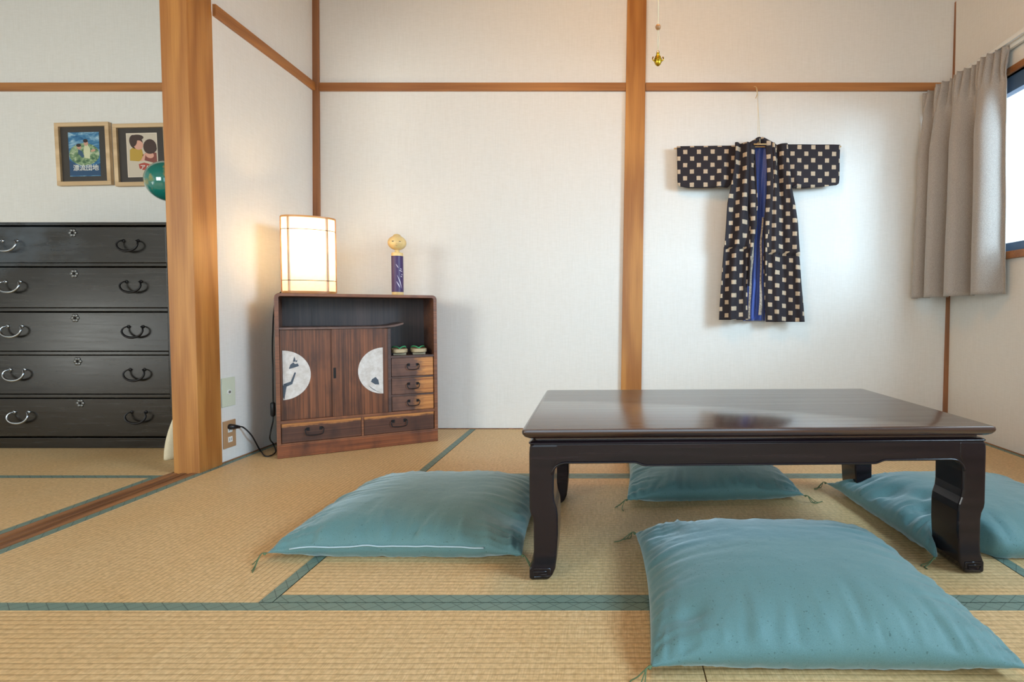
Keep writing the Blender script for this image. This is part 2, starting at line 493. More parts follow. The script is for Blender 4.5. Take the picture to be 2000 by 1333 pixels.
# wall above the opening between the rooms
struct(MB().box(-1.80, -1.71, YR, 2.165, 2.0, ZC).build('wall_header', M['wall']))
m = MB(); m.box(XL2 - .1, XL2, YR, -.70, -.05, ZC); m.box(XL2 - .1, XL2, 1.0, YB, -.05, ZC); m.box(XL2 - .1, XL2, -.70, 1.0, .80, ZC); m.box(XL2 - .1, XL2, -.70, 1.0, -.05, .06)
struct(m.build('wall_far_left', M['wall']))
# right wall with window opening
WY0, WY1, WZ0, WZ1 = -0.80, 2.80, 0.955, 1.80
m = MB()
m.box(XR0, XR0 + .12, YR, WY0, -.05, ZC); m.box(XR0, XR0 + .12, WY1, YB, -.05, ZC)
m.box(XR0, XR0 + .12, WY0, WY1, -.05, WZ0); m.box(XR0, XR0 + .12, WY0, WY1, WZ1, ZC)
struct(m.build('wall_right', M['wall']))
# rear wall with the two glazed openings
m = MB()
for x0, x1, z0, z1 in ((XL2, -3.95, 0, 2.5), (-3.95, -2.05, 2.1, 2.5), (-3.95, -2.05, 0, .7), (-2.05, -1.3, 0, 2.5),
                       (-1.3, 1.7, 2.1, 2.5), (-1.3, 1.7, 0, .2), (1.7, 2.0, 0, 2.5)):
    m.box(x0, x1, YR - .1, YR, z0 - (.05 if z0 == 0 else 0), z1)
struct(m.build('wall_rear', M['wall']))

# pillar beside the opening
m = MB().hexa([(-1.803, 2.165, -.05), (-1.697, 2.165, -.05), (-1.697, 2.295, -.05), (-1.803, 2.295, -.05)],
              [(-1.813, 2.165, ZC), (-1.703, 2.165, ZC), (-1.694, 2.295, ZC), (-1.813, 2.295, ZC)])
struct(m.build('trim_1', M['postz'], bevel=.003))
# post in the middle of the back wall
def lean_post(name, x0, x1, X0, X1, y0, mat=None):
    mm = MB().hexa([(x0, y0, 0.001), (x1, y0, 0.001), (x1, YB + .02, 0.001), (x0, YB + .02, 0.001)],
                   [(X0, y0, ZC), (X1, y0, ZC), (X1, YB + .02, ZC), (X0, YB + .02, ZC)])
    return struct(mm.build(name, mat or M['postz'], bevel=.002))
lean_post('trim_2', 0.048, 0.165, 0.087, 0.193, YB - .018)
lean_post('trim_3', -1.700, -1.655, -1.662, -1.624, YB - .016, M['corner'])
lean_post('trim_4', 1.884, 1.915, 1.906, 1.95, YB - .016, M['corner'])
# rails along the walls
def back_rail(name, x0, x1): return struct(MB().box(x0, x1, YB - .014, YB + .01, 1.898, 1.943).build(name, M['railx'], bevel=.002))
back_rail('trim_5', -1.630, 0.0785); back_rail('trim_6', 0.188, 1.884); back_rail('trim_7', XL2, -1.80)
m = MB().hexa([(-1.70, 2.296, 1.922), (-1.680, 2.296, 1.922), (-1.648, YB - .016, 1.898), (-1.70, YB - .016, 1.898)],
              [(-1.70, 2.296, 1.972), (-1.680, 2.296, 1.972), (-1.648, YB - .016, 1.943), (-1.70, YB - .016, 1.943)])
struct(m.build('trim_8', M['raily'], bevel=.002))
# threshold between the rooms, two shallow grooves
prof = [(-1.818, -.05), (-1.709, -.05), (-1.709, .002), (-1.735, .002), (-1.735, -.001), (-1.753, -.001), (-1.753, .002),
        (-1.772, .002), (-1.772, -.001), (-1.790, -.001), (-1.790, .002), (-1.818, .002)]
struct(MB().prism(prof, 'Y', YR, 2.164).build('trim_9', M['sill']))
# thin dark edge strips where tatami meets the walls
struct(MB().box(-1.69, 0.046, YB - .009, YB - .0005, 0.0005, .004).build('baseboard_back', M['sill']))
struct(MB().box(XR0 - .007, XR0 - .0005, 0.2, YB - .02, 0.0005, .004).build('baseboard_right', M['sill']))
struct(MB().hexa([(-1.7115, 2.30, .0005), (-1.703, 2.30, .0005), (-1.687, YB - .02, .0005), (-1.6945, YB - .02, .0005)],
                 [(-1.7115, 2.30, .004), (-1.703, 2.30, .004), (-1.687, YB - .02, .004), (-1.6945, YB - .02, .004)]).build('baseboard_left', M['sill']))

# window in the right wall
m = MB(); xf0, xf1 = XR0 - .012, XR0 + .10
m.box(xf0, xf1, WY0 - .035, WY1 + .035, WZ1, WZ1 + .032); m.box(xf0 - .01, xf1, WY0 - .035, WY1 + .035, WZ0 - .035, WZ0)
m.box(xf0, xf1, WY0 - .035, WY0, WZ0, WZ1); m.box(xf0, xf1, WY1, WY1 + .035, WZ0, WZ1)
win = struct(m.build('window_1', M['railx'], bevel=.002))
m = MB(); xa, xb = XR0 + .015, XR0 + .055
m.box(xa, xb, WY0, WY1, WZ1 - .075, WZ1); m.box(xa, xb, WY0, WY1, WZ0, WZ0 + .045)
m.box(xa, xb, WY0, WY0 + .04, WZ0, WZ1); m.box(xa, xb, WY1 - .04, WY1, WZ0, WZ1); m.box(xa, xb, 1.05, 1.09, WZ0, WZ1); m.box(xa, xb, 1.98, 2.02, WZ0, WZ1); m.box(xa, xb, .12, .16, WZ0, WZ1)
m.build('window_frame', M['alu'], win, bevel=.002)
MB().box(XR0 + .03, XR0 + .034, WY0 + .03, WY1 - .03, WZ0 + .04, WZ1 - .07).build('window_pane', M['glass'], win)
for i, (x0, x1, z0, z1) in enumerate(((-1.3, 1.7, .2, 2.1), (-3.95, -2.05, .7, 2.1))):
    m = MB(); y0, y1 = YR - .08, YR - .03
    m.box(x0, x1, y0, y1, z1 - .05, z1); m.box(x0, x1, y0, y1, z0, z0 + .05)
    k = 4 if i == 0 else 2
    for q in range(k + 1):
        xx = lerp(x0, x1 - .05, q / k); m.box(xx, xx + .05, y0, y1, z0, z1)
    w = struct(m.build('window_%d' % (i + 2), M['railx']))
    MB().box(x0 + .02, x1 - .02, YR - .058, YR - .054, z0 + .02, z1 - .02).build('window_pane', M['glass'], w)

m = MB(); xa, xb = XL2 - .07, XL2 - .02
m.box(xa, xb, -.70, 1.0, .06, .10); m.box(xa, xb, -.70, 1.0, .76, .80)
for y in (-.70, .13, .96): m.box(xa, xb, y, y + .04, .06, .80)
w = struct(m.build('window_4', M['railx'])); MB().box(XL2 - .05, XL2 - .046, -.68, .98, .08, .78).build('window_pane', M['glass'], w)

# ================================================================== TATAMI
def tatami(x0, x1, y0, y1, run, borders, label, group='tatami mats covering the floor'):
    cx, cy = (x0 + x1) / 2, (y0 + y1) / 2; g = .0012
    t = thing('tatami_mat', label, 'tatami mat', (cx, cy, -.05), 0)
    X0, X1, Y0, Y1 = x0 - cx + g, x1 - cx - g, y0 - cy + g, y1 - cy - g
    MB().box(X0, X1, Y0, Y1, 0, .05).build('rush_surface', M['tatx'] if run == 'X' else M['taty'], t)
    w = .031
    for b in borders:
        if b == 'N': q = (X0, X1, Y1 - w, Y1, 'herix')
        if b == 'S': q = (X0, X1, Y0, Y0 + w, 'herix')
        if b == 'W': q = (X0, X0 + w, Y0, Y1, 'heriy')
        if b == 'E': q = (X1 - w, X1, Y0, Y1, 'heriy')
        MB().box(q[0], q[1], q[2], q[3], .047, .0504).build('edging', M[q[4]], t)


YS = 1.189; YM = 2.131
tatami(-1.706, -0.774, YS, 3.0, 'Y', 'WE', 'tatami mat under the brown tea cabinet, its ridges running toward the back wall')
tatami(-0.774, 1.03, YS, YM, 'X', 'NS', 'tatami mat under the low dark table and its cushions')
tatami(-0.774, 1.03, YM, 3.0, 'X', 'S', 'tatami mat along the back wall behind the low table')
tatami(1.03, 1.903, YS, 3.0, 'Y', 'WE', 'tatami mat along the right wall below the curtain')
tatami(-1.706, 0.17, .28, YS, 'X', 'N', 'nearest tatami mat in the left foreground, empty')
tatami(0.17, 1.903, .28, YS, 'X', 'N', 'tatami mat under the big teal cushion in the right foreground')
tatami(-4.3, -1.820, 2.105, 3.0, 'X', 'S', 'tatami mat under the black drawer chest in the side room')
tatami(-2.73, -1.820, .28, 2.105, 'Y', 'WE', 'tatami mat in the side room just left of the wooden threshold')
# the parts of both floors behind the camera
struct(MB().box(-1.706, 1.903, YR, .279, -.05, 0).build('floor', M['tatx']))
struct(MB().box(-4.3, -1.82, YR, .279, -.05, 0).build('floor', M['tatx']))
struct(MB().box(-4.3, -2.731, .281, 2.104, -.05, 0).build('floor', M['taty']))


# ================================================================== LOW TABLE
TC = (0.360, 1.625); TR = R(1.8)
tb = thing('low_table', 'low dark rosewood table with curved legs, standing over the cushions', 'table', (TC[0], TC[1], 0), TR)
HW, HD, ZT = 0.589, 0.335, 0.378


def rrect(hx, hy, r, n=5):
    out = []
    for cx, cy, a0 in ((hx - r, hy - r, 0), (-hx + r, hy - r, 90), (-hx + r, -hy + r, 180), (hx - r, -hy + r, 270)):
        for k in range(n + 1):
            a = R(a0 + 90 * k / n); out.append((cx + r * math.cos(a), cy + r * math.sin(a)))
    return out


def loft(mb, secs, smooth=True):
    n = None; vs = []; fs = []
    for ins, z, r in secs:
        ring = rrect(HW - ins, HD - ins, r); n = len(ring); vs += [(x, y, z) for x, y in ring]
    for i in range(len(secs) - 1):
        for k in range(n):
            j = (k + 1) % n; fs.append((i * n + k, i * n + j, (i + 1) * n + j, (i + 1) * n + k))
    fs.append(tuple(range(n - 1, -1, -1))); fs.append(tuple((len(secs) - 1) * n + k for k in range(n)))
    mb.add(vs, fs, 0, None, smooth)


m = MB()
loft(m, [(.030, .346, .004), (.030, .3515, .004), (.022, .3525, .005), (.014, .3545, .008), (.006, .359, .010), (.001, .366, .010), (0, .3715, .010), (.0015, .3765, .010), (.005, ZT, .010)])
m.build('tabletop', M['ttop'], tb, sharp=28)
# apron: bead plus board with a lower middle, continued round the four sides
m = MB()
loft(m, [(.026, .300, .01), (.026, .3375, .01), (.016, .3380, .012), (.0135, .3405, .012), (.016, .3435, .012), (.022, .3455, .01)])
ins = .016
def apron_poly(half, w, deep=.008):
    x = half - w; pts = [(-half + .012, .3385), (-half + .012, .30)]
    for k in range(7):
        a = R(180 - 90 * k / 6); pts.append((-x + .028 + .034 * math.cos(a) , .2605 + .030 * math.sin(a)))
    k0 = half * .55; k1 = half * .50
    for t in range(7):
        s = t / 6; sm = s * s * (3 - 2 * s); pts.append((lerp(-k0, -k1, s), .2905 - deep * sm))
    left = pts[1:]
    return pts + [(-a, b) for a, b in reversed(left)] + [(half - .012, .3385)]
hx = HW - ins; hy = HD - ins
ap = apron_poly(hx, .062)
m.prism(ap, 'Y', -hy, -hy + .024); m.prism(ap, 'Y', hy - .024, hy)
ap2 = apron_poly(hy, .10, 0)
m.prism(ap2, 'X', -hx + .001, -hx + .024); m.prism(ap2, 'X', hx - .024, hx - .001)
m.build('apron', M['table'], tb, bevel=.004, seg=3)
# raised bead along the lower edge of the front and back apron
low = [p for p in ap if p[1] < .30 and abs(p[0]) < hx - .055]
for yy in (-hy, hy):
    MB().tube([(x, yy, z + .0025) for x, z in low], .0028, 8).build('bead', M['table'], tb)
# leg: front silhouette extruded in depth (built for the left front leg, outer side at x = 0)
legp_out = [(.006, .339), (.001, .331), (0, .315), (0, .180), (.002, .168), (.008, .155), (.010, .140), (.010, .075), (.008, .050), (.002, .034), (-.001, .028), (-.001, .006), (.002, .001)]
legp_in = [(.046, .001), (.056, .012), (.063, .028), (.066, .050), (.070, .110), (.070, .160), (.068, .178), (.062, .196), (.060, .215), (.0605, .262), (.064, .285), (.072, .300), (.072, .339)]
legpoly = legp_out + legp_in
spiral = [(.010, .030), (.050, .030), (.052, .012), (.012, .009), (.010, .022), (.042, .023), (.042, .0155), (.020, .0145)]
for sx in (-1, 1):
    for sy in (-1, 1):
        m = MB(); y0 = -hy - .001; poly = [(-hx + a, b) for a, b in legpoly]
        m.prism(poly, 'Y', y0, y0 + .112)
        if sx > 0: m.v = [(-v[0], v[1], v[2]) for v in m.v]; m.f = [tuple(reversed(f)) for f in m.f]
        if sy > 0: m.v = [(v[0], -v[1], v[2]) for v in m.v]; m.f = [tuple(reversed(f)) for f in m.f]
        lg = m.build('leg', M['table'], tb, bevel=.006, seg=3)
        pts = [(sx * (hx - a), sy * (hy + .0015), b) for a, b in spiral]
        MB().tube(pts, .0022, 6).build('scroll_carving', M['table'], lg)


# ================================================================== FLOOR CUSHIONS
def cushion(label, c, T, seed, seam=.036, push=None, dents=(), zipper=False, bow=.05):
    FLc, FRc, BRc, BLc = [Vector((p[0], p[1], 0)) for p in c]
    cen = (FLc + FRc + BRc + BLc) / 4
    t = thing('floor_cushion', label, 'cushion', (cen.x, cen.y, 0), 0, None)
    N = 84; rnd = random.Random(seed); ph = [rnd.uniform(0, 99) for _ in range(8)]
    def pt(u, v, top):
        uu = .5 + (u - .5) * (1 - bow * math.sin(PI * v) * 1.0); vv = .5 + (v - .5) * (1 - bow * math.sin(PI * u))
        p = (FLc * (1 - uu) + FRc * uu) * (1 - vv) + (BLc * (1 - uu) + BRc * uu) * vv - cen
        a = max(0.0, 1 - abs(2 * u - 1) ** 3.0); b = max(0.0, 1 - abs(2 * v - 1) ** 3.0)
        sh = (a * b) ** .55
        cr = abs(2 * u - 1) ** 4 * abs(2 * v - 1) ** 4
        sm_ = seam * (1 - .35 * cr)
        # gathered wrinkles fanning in from each edge
        w = 0
        for k, (d, al) in enumerate(((v, u), (1 - v, u), (u, v), (1 - u, v))):
            q = al * 30 + 2.2 * noise.noise(Vector((al * 5, d * 3, ph[k])))
            n1 = noise.noise(Vector((q * .50, d * 2.0, ph[k + 4]))); n2 = noise.noise(Vector((q * 1.1, d * 3.0, ph[k])))
            reach = .07 + .09 * abs(noise.noise(Vector((al * 7, 3.3, ph[k]))))
            w += (.45 * n1 + .75 * (abs(n2) ** .7 - .35)) * math.exp(-d / reach) * min(1, d / .02)
        wr = .044 * w * (0.35 + 0.65 * sh)
        big = .008 * noise.noise(Vector((p.x * 5, p.y * 5, ph[0]))) * sh
        if top: z = sm_ + (T - sm_) * sh + wr + big
        else: z = max(.0015, sm_ - sm_ * min(1, sh * 2.4) * .98 + .3 * wr)
        for du, dv, rr, dep in dents:
            if top: z -= dep * math.exp(-(((u - du) / rr) ** 2 + ((v - dv) / rr) ** 2)) * sh
        p.z = max(.0015, z)
        # seam line waves a little
        edge = 1 - min(1, min(u, v, 1 - u, 1 - v) / .04)
        p.z = max(.0015, p.z + edge * .004 * noise.noise(Vector((u * 14, v * 14, ph[2]))))
        if push:
            W = p + cen; W = push(W); p = W - cen
        return p
    g = [.5 - .5 * math.cos(PI * i / N) for i in range(N + 1)]
    g = [lerp(x, i / N, .35) for i, x in enumerate(g)]
    vs = []; fs = []; idx = {}
    for side in (1, 0):
        for i, u in enumerate(g):
            for j, v in enumerate(g):
                if side == 0 and (i in (0, N) or j in (0, N)): idx[(side, i, j)] = idx[(1, i, j)]; continue
                idx[(side, i, j)] = len(vs); vs.append(pt(u, v, side == 1))
    for side in (1, 0):
        for i in range(N):
            for j in range(N):
                q = (idx[(side, i, j)], idx[(side, i + 1, j)], idx[(side, i + 1, j + 1)], idx[(side, i, j + 1)])
                fs.append(q if side else tuple(reversed(q)))
    MB().add(vs, fs, 0, None, True).build('cover', M['cushion'], t)
    # tufts of thread at the four corners
    for k, (u, v) in enumerate(((0, 0), (1, 0), (1, 1), (0, 1))):
        p = pt(u, v, True); o = Vector((p.x, p.y, 0)).normalized(); sd = Vector((-o.y, o.x, 0))
        m = MB()
        for q in range(3):
            r1 = rnd.uniform(-.012, .012); L = rnd.uniform(.035, .06)
            pts = [p - o * .004, p + o * .010 + Vector((0, 0, .002)), p + o * (L * .45) + sd * r1 + Vector((0, 0, -p.z * .5)),
                   Vector((p.x, p.y, .0022)) + o * (L * .6) + sd * (r1 * 2.2), Vector((p.x, p.y, .0018)) + o * L * .75 + sd * (r1 * 3 + .012)]
            m.tube(spline(pts, 5), .0013, 5)
        m.ball(p + o * .003, .004, 8)
        m.build('corner_tassel', M['thread'], t)
    if zipper:
        pts = [pt(u, 0.0, True) + Vector((0, -.002, .005)) for u in [.09 + .76 * i / 40 for i in range(41)]]
        MB().tube(pts, .0021, 6).build('zip', plain('pale_zip', C(170, 195, 205), .35), t)['label'] = 'pale zip along the front seam'
    return t


cushion('teal floor cushion left of the table with a pale zip along its front seam',
        [(-.915, 1.385), (-.236, 1.375), (-.235, 1.965), (-.880, 1.955)], .118, 3, zipper=True, dents=((.93, .25, .10, .03),), bow=.045)
cushion('dark green floor cushion behind the low table, half hidden under its front apron',
        [(.052, 1.79), (.672, 1.83), (.655, 2.42), (.060, 2.40)], .105, 11, dents=((.4, .1, .12, .012),))


def push_r(W):
    # the soft cushion gives way round the front right and back right table legs
    a = math.exp(-((max(0, abs(W.x - .945) - .045)) / .03) ** 2)
    if W.y < 1.475: W.y = lerp(W.y, 1.475 + (W.y - 1.475) * .05, a)
    b = math.exp(-((max(0, abs(W.x - .905) - .05)) / .03) ** 2)
    if W.y > 1.875: W.y = lerp(W.y, 1.872 + (W.y - 1.875) * .03, b)
    return W


cushion('crumpled teal floor cushion at the right end of the table, squeezed between its legs',
        [(.842, 1.362), (1.475, 1.385), (1.45, 1.985), (.800, 1.965)], .112, 23, push=push_r,
        dents=((.10, .55, .07, .035), (.13, .30, .06, .03), (.08, .78, .06, .02), (.2, .42, .05, .02)))
cushion('largest looking teal floor cushion in the right foreground, in front of the table',
        [(.070, .935), (.742, .925), (.733, 1.512), (.068, 1.512)], .122, 31, bow=.04, dents=((.09, .78, .09, .02), (.12, .13, .04, .02)))


# ================================================================== TEA CABINET
CL = FL(540, 898); CR_ = FL(857, 862); cu = (CR_ - CL); CW = cu.length; CA = math.atan2(cu.y, cu.x); CHT = .75; CD = .295
cab = thing('tea_cabinet', 'brown wooden tea cabinet with sliding doors and half moon inlays in the corner', 'cabinet', Vector((CL.x, CL.y, .0006)), CA)


def rounded_top(x0, x1, z1, r, n=6):
    pts = [(x0, 0.058)]
    for k in range(n + 1):
        a = R(180 - 90 * k / n); pts.append((x0 + r + r * math.cos(a), z1 - r + r * math.sin(a)))
    for k in range(n + 1):
        a = R(90 - 90 * k / n); pts.append((x1 - r + r * math.cos(a), z1 - r + r * math.sin(a)))
    pts.append((x1, 0.058)); return pts


m = MB(); th = .0165
o_ = rounded_top(.003, CW - .003, CHT, .022); i_ = rounded_top(.003 + th, CW - .003 - th, CHT - .014, .009)
n = len(o_); vs = []
for y in (0, CD): vs += [(x, y, z) for x, z in o_] + [(x, y, z) for x, z in i_]
fs = []
for k in range(n - 1):
    fs.append((k, n + k, n + k + 1, k + 1)); b = 2 * n
    fs.append((b + k, b + k + 1, b + n + k + 1, b + n + k))
    fs.append((k, k + 1, b + k + 1, b + k)); fs.append((n + k, b + n + k, b + n + k + 1, n + k + 1))
fs.append((0, 2 * n, 3 * n, n)); fs.append((n - 1, 2 * n - 1, 4 * n - 1, 3 * n - 1))
m.add(vs, fs)
m.build('casing', M['cabx'], cab, bevel=.0015)
MB().box(.003, CW - .003, .0, CD, 0, .058).build('plinth', M['cabplinth'], cab, bevel=.003)
MB().box(.018, CW - .018, CD - .012, CD - .002, .06, CHT - .012).add([], []).build('back_panel', M['cabin'], cab)
m = MB(); m.box(.018, CW - .018, .002, CD - .013, .156, .170); m.box(.018, CW - .018, .002, CD - .013, .058, .066)
m.box(.350, .360, .003, CD - .02, .066, .156)
m.build('lower_rail', M['cabx'], cab, bevel=.001)
XD = .472                                    # divider between doors and drawers
m = MB(); m.box(XD, XD + .014, .004, CD - .013, .170, .5845); m.box(XD + .014, CW - .02, .004, CD - .013, .437, .448)
m.box(XD + .014, CW - .02, .006, CD - .1, .335, .343); m.box(XD + .014, CW - .02, .006, CD - .1, .245, .253)
m.build('divider', mat_cabinet('cabinet_divider_wood', C(58, 42, 40), C(98, 74, 66), 'X'), cab, bevel=.001)
# moon-viewing shelf with upturned end
up = [(.018, .5845), (.40, .5845), (.46, .586), (.505, .592), (.545, .603), (.547, .612), (.50, .602), (.46, .5965), (.40, .595), (.018, .595)]
MB().prism(up, 'Y', .003, CD - .013).build('shelf', mat_cabinet('shelf_wood', C(74, 54, 48), C(120, 92, 80), 'X'), cab, bevel=.001)
MB().box(.150, .156, CD - .018, CD - .0125, .596, .735).build('back_batten', M['cabin'], cab)
# doors
door_w = mat_cabinet('striped_door_wood', C(50, 28, 20), C(132, 80, 50), 'Z', .8)
d1 = MB().box(.020, .236, .020, .034, .170, .584).build('sliding_door', door_w, cab, bevel=.001)
d2 = MB().box(.229, XD, .006, .019, .170, .584).build('sliding_door', door_w, cab, bevel=.001)


def half_moon(cx, cz, r, side, y, par, art):
    pts = []
    for k in range(33):
        a = R(-90 + 180 * k / 32); pts.append((cx + side * r * .98 * math.cos(a), cz + r * math.sin(a)))
    if side < 0: pts.reverse()
    mm = MB().prism(pts, 'Y', y - .0015, y + .001)
    for poly in art: mm.prism([(cx + side * a, cz + b) for a, b in (poly if side > 0 else reversed(poly))], 'Y', y - .0022, y - .001, 1)
    mm.build('half_moon_inlay', [M['moon'], M['ink']], par)['label'] = 'pale half moon panel with an ink landscape'


half_moon(.030, .376, .113, 1, .020, d1, [
    [(.000, -.045), (.016, -.038), (.010, -.075), (.004, -.112), (.0, -.1)], [(0, -.040), (.030, -.030), (.046, .012), (.052, .010), (.036, -.042), (.014, -.052)],
    [(.024, .028), (.030, .048), (.042, .058), (.048, .050), (.060, .052), (.064, .040), (.046, .034)], [(.040, .060), (.046, .085), (.052, .062)], [(.050, .062), (.058, .070), (.056, .058)]])
half_moon(.449, .378, .113, -1, .006, d2, [
    [(.018, -.068), (.022, -.045), (.034, -.030), (.050, -.040), (.055, -.052), (.036, -.066)],
    [(.006, -.110), (.02, -.104), (.04, -.095), (.056, -.082), (.066, -.068), (.050, -.084), (.03, -.098)]])
m = MB(); m.box(.2335, .2445, .0045, .0065, .352, .402); m.box(.236, .242, .0042, .0065, .356, .398, 1)
m.build('finger_pull', [M['iron'], M['dark']], d2)


def loop_handle(par, x, y, z, w, h, r=.0022, mat=None, plate=True, name='handle'):
    mm = MB()
    pts = [(x - w / 2 + .004, y - .003, z + h * .35), (x - w / 2 - .001, y - .010, z + h * .25), (x - w / 2, y - .012, z - h * .1), (x - w / 2 + .006, y - .012, z - h * .42),
           (x, y - .012, z - h * .5), (x + w / 2 - .006, y - .012, z - h * .42), (x + w / 2, y - .012, z - h * .1), (x + w / 2 + .001, y - .010, z + h * .25), (x + w / 2 - .004, y - .003, z + h * .35)]
    mm.tube(spline(pts, 4), r, 8)
    for s_ in (-1, 1): mm.ball((x + s_ * (w / 2 - .004), y - .0015, z + h * .35), r * 2.0, 10, 0, (1, .7, 1))
    if plate:
        for s_ in (-1, 1): mm.box(x + s_ * w * .36 - .006, x + s_ * w * .36 + .006, y - .0010, y, z + h * .05, z + h * .5)
    return mm.build(name, mat or M['iron'], par)


for k, (z0, z1) in enumerate(((.344, .436), (.254, .334), (.171, .244))):
    dm = mat_cabinet('small_drawer_wood_%d' % k, C(76, 52, 48), C(120, 84, 66), 'X', .6, extra=(0, .600 - k * .006, .045, 1))
    dr = MB().box(XD + .016, CW - .022, .008, .20, z0, z1).build('drawer', dm, cab, bevel=.0015)
    loop_handle(dr, (XD + CW) / 2 - .002, .008, (z0 + z1) / 2 + .002, .056, .030)
for k, (x0, x1, hx_) in enumerate(((.021, .349, .152), (.361, CW - .022, .520))):
    dm = mat_cabinet('wide_drawer_wood_%d' % k, C(58, 36, 30), C(98, 62, 46), 'X', .6, extra=(2, .1385, .010, 1))
    dr = MB().box(x0, x1, .006, .24, .067, .155).build('drawer', dm, cab, bevel=.0015)
    loop_handle(dr, hx_, .006, .113, .072, .036)


def cab_pt(u, v, z): return Vector((CL.x + u * math.cos(CA) - v * math.sin(CA), CL.y + u * math.sin(CA) + v * math.cos(CA), z))


# small sandals in the niche
def geta(u, label, rz):
    p = cab_pt(u, .085, .4494)
    g = thing('wooden_sandal', label, 'sandal', p, CA + rz, 'sandals in the tea cabinet')
    out = []
    for k in range(24):
        a = 2 * PI * k / 24; c_, s_ = math.cos(a), math.sin(a)
        out.append((math.copysign(abs(c_) ** .55, c_) * .038, math.copysign(abs(s_) ** .55, s_) * .066 * (1 if s_ < 0 else 1)))
    MB().prism(out, 'Z', .012, .030).build('sole', wood('sandal_wood', C(176, 156, 120), C(208, 190, 152), 'Y', .6), g, bevel=.002)
    for y in (-.034, .028): MB().box(-.030, .030, y - .006, y + .006, 0, .0125).build('tooth', plain('sandal_tooth', C(150, 135, 108), .6), g)
    gm = plain('green_strap', C(70, 165, 110), .6)
    for s_ in (-1, 1):
        MB().tube(spline([(0, -.030, .031), (s_ * .012, -.012, .038), (s_ * .028, .012, .039), (s_ * .033, .034, .031)], 6), [.0035] * 19, 8).build('strap', gm, g)
    return g


geta(.535, 'left one of two small wooden sandals with green straps in the cabinet niche', R(-4))
geta(.628, 'right one of two small wooden sandals with green straps in the cabinet niche', R(-4))

# ================================================================== TABLE LAMP
lp = cab_pt(.142, .060, CHT)
lamp = thing('table_lamp', 'glowing white paper lamp with wooden rims standing on the tea cabinet', 'lamp', lp, CA - R(4))
LW = .112; LH = .357


def dshape(w, bulge, back, n=20):        # curved front, shallow curved back; counter-clockwise from the left corner
    pts = []
    for k in range(n + 1):
        a = PI * k / n; pts.append((-w * math.cos(a), -bulge * math.sin(a)))
    for k in range(1, n):
        a = PI * k / n; pts.append((w * math.cos(a), back * math.sin(a)))
    return pts


def ring_loft(mb, w, bu, ba, z0, z1, t, mi=0):
    o = dshape(w, bu, ba); i = dshape(w - t, bu - t, ba - t); n = len(o)
    vs = [(x, y, z0) for x, y in o] + [(x, y, z1) for x, y in o] + [(x, y, z0) for x, y in i] + [(x, y, z1) for x, y in i]
    fs = []
    for k in range(n):
        j = (k + 1) % n
        fs += [(k, j, n + j, n + k), (2 * n + k, 3 * n + k, 3 * n + j, 2 * n + j), (n + k, n + j, 3 * n + j, 3 * n + k), (k, 2 * n + k, 2 * n + j, j)]
    mb.add(vs, fs, mi, None, True)


BU, BA = .062, .112
m = MB(); o = dshape(LW - .003, BU - .003, BA - .003); n = len(o)
m.add([(x, y, .012) for x, y in o] + [(x, y, LH - .004) for x, y in o], [(k, (k + 1) % n, n + (k + 1) % n, n + k) for k in range(n)], 0, None, True)
shade = m.build('shade', M['paper'], lamp)
for z0, z1, t in ((LH - .008, LH, .007), (.004, .012, .006)):
    m = MB(); ring_loft(m, LW, BU, BA, z0, z1, t); m.build('rim', M['honey'], lamp, sharp=40)
for z in (LH * .825, LH * .170):
    m = MB(); m.tube([(x, y, z) for x, y in dshape(LW - .001, BU - .001, BA - .001)], .0016, 6, closed=True); m.build('hoop', plain('dark_cane', C(70, 44, 22), .5), lamp)
dd = dshape(LW - .006, BU - .006, BA - .006)
for k in (5, 15):
    x, y = dd[k]; MB().box(x - .006, x + .006, y - .001, y + .004, .008, LH - .006).build('batten', M['honey'], lamp)
for k in (0, 20):
    x, y = dshape(LW, BU, BA)[k]; MB().box(x - .0022, x + .0022, y - .003, y + .003, .006, LH - .002).build('batten', M['honey'], lamp)
m = MB(); m.prism(dshape(LW - .004, BU - .004, BA - .004), 'Z', 0, .005); m.build('base', M['honey'], lamp)
m = MB(); m.lathe([(.018, 0), (.018, .05), (.012, .06)], (0, .02, .005)); m.build('socket', M['white'], lamp)
bl = bpy.data.lights.new('bulb_light', 'POINT'); bl.energy = 4.2; bl.color = (1.0, .68, .33); bl.shadow_soft_size = .03
bo = bpy.data.objects.new('bulb_light', bl); COL.objects.link(bo); bo.parent = lamp; bo.location = (0, .02, .225)
# cord: from behind the cabinet down, through the switch, over the floor to the socket
def W2L(root, p):
    return Matrix.LocRotScale(root.location, root.rotation_euler, None).inverted() @ Vector(p)
sw = PT(533, 800, 2.50); plug = PT(449, 834, 2.34)
cw = [cab_pt(.06, .285, .80), cab_pt(-.004, .29, .73), cab_pt(-.018, .22, .55), cab_pt(-.016, .15, .40), Vector((sw.x + .002, sw.y, sw.z + .05)), sw,
      Vector((sw.x, sw.y, sw.z - .05)), PT(527, 855, 2.47), FL(534, 868, .012), FL(538, 884, .006), FL(520, 892, .005), FL(508, 880, .005), PT(492, 852, 2.44), PT(476, 836, 2.41), PT(466, 834, 2.38), plug]
cw = [W2L(lamp, p) for p in cw]
cord = MB().tube(spline(cw, 8), .0032, 8).build('power_cord', M['black'], lamp)
s2 = W2L(lamp, sw)
MB().tube([s2 + Vector((0, 0, .034)), s2 + Vector((0, 0, .028)), s2 + Vector((0, 0, -.028)), s2 + Vector((0, 0, -.034))], [.006, .0105, .0105, .006], 12).build('cord_switch', M['black'], cord)
pl = [W2L(lamp, PT(468, 834.5, 2.385)), W2L(lamp, PT(458, 834, 2.36)), W2L(lamp, PT(452, 834, 2.345)), W2L(lamp, PT(445.5, 834, 2.352))]
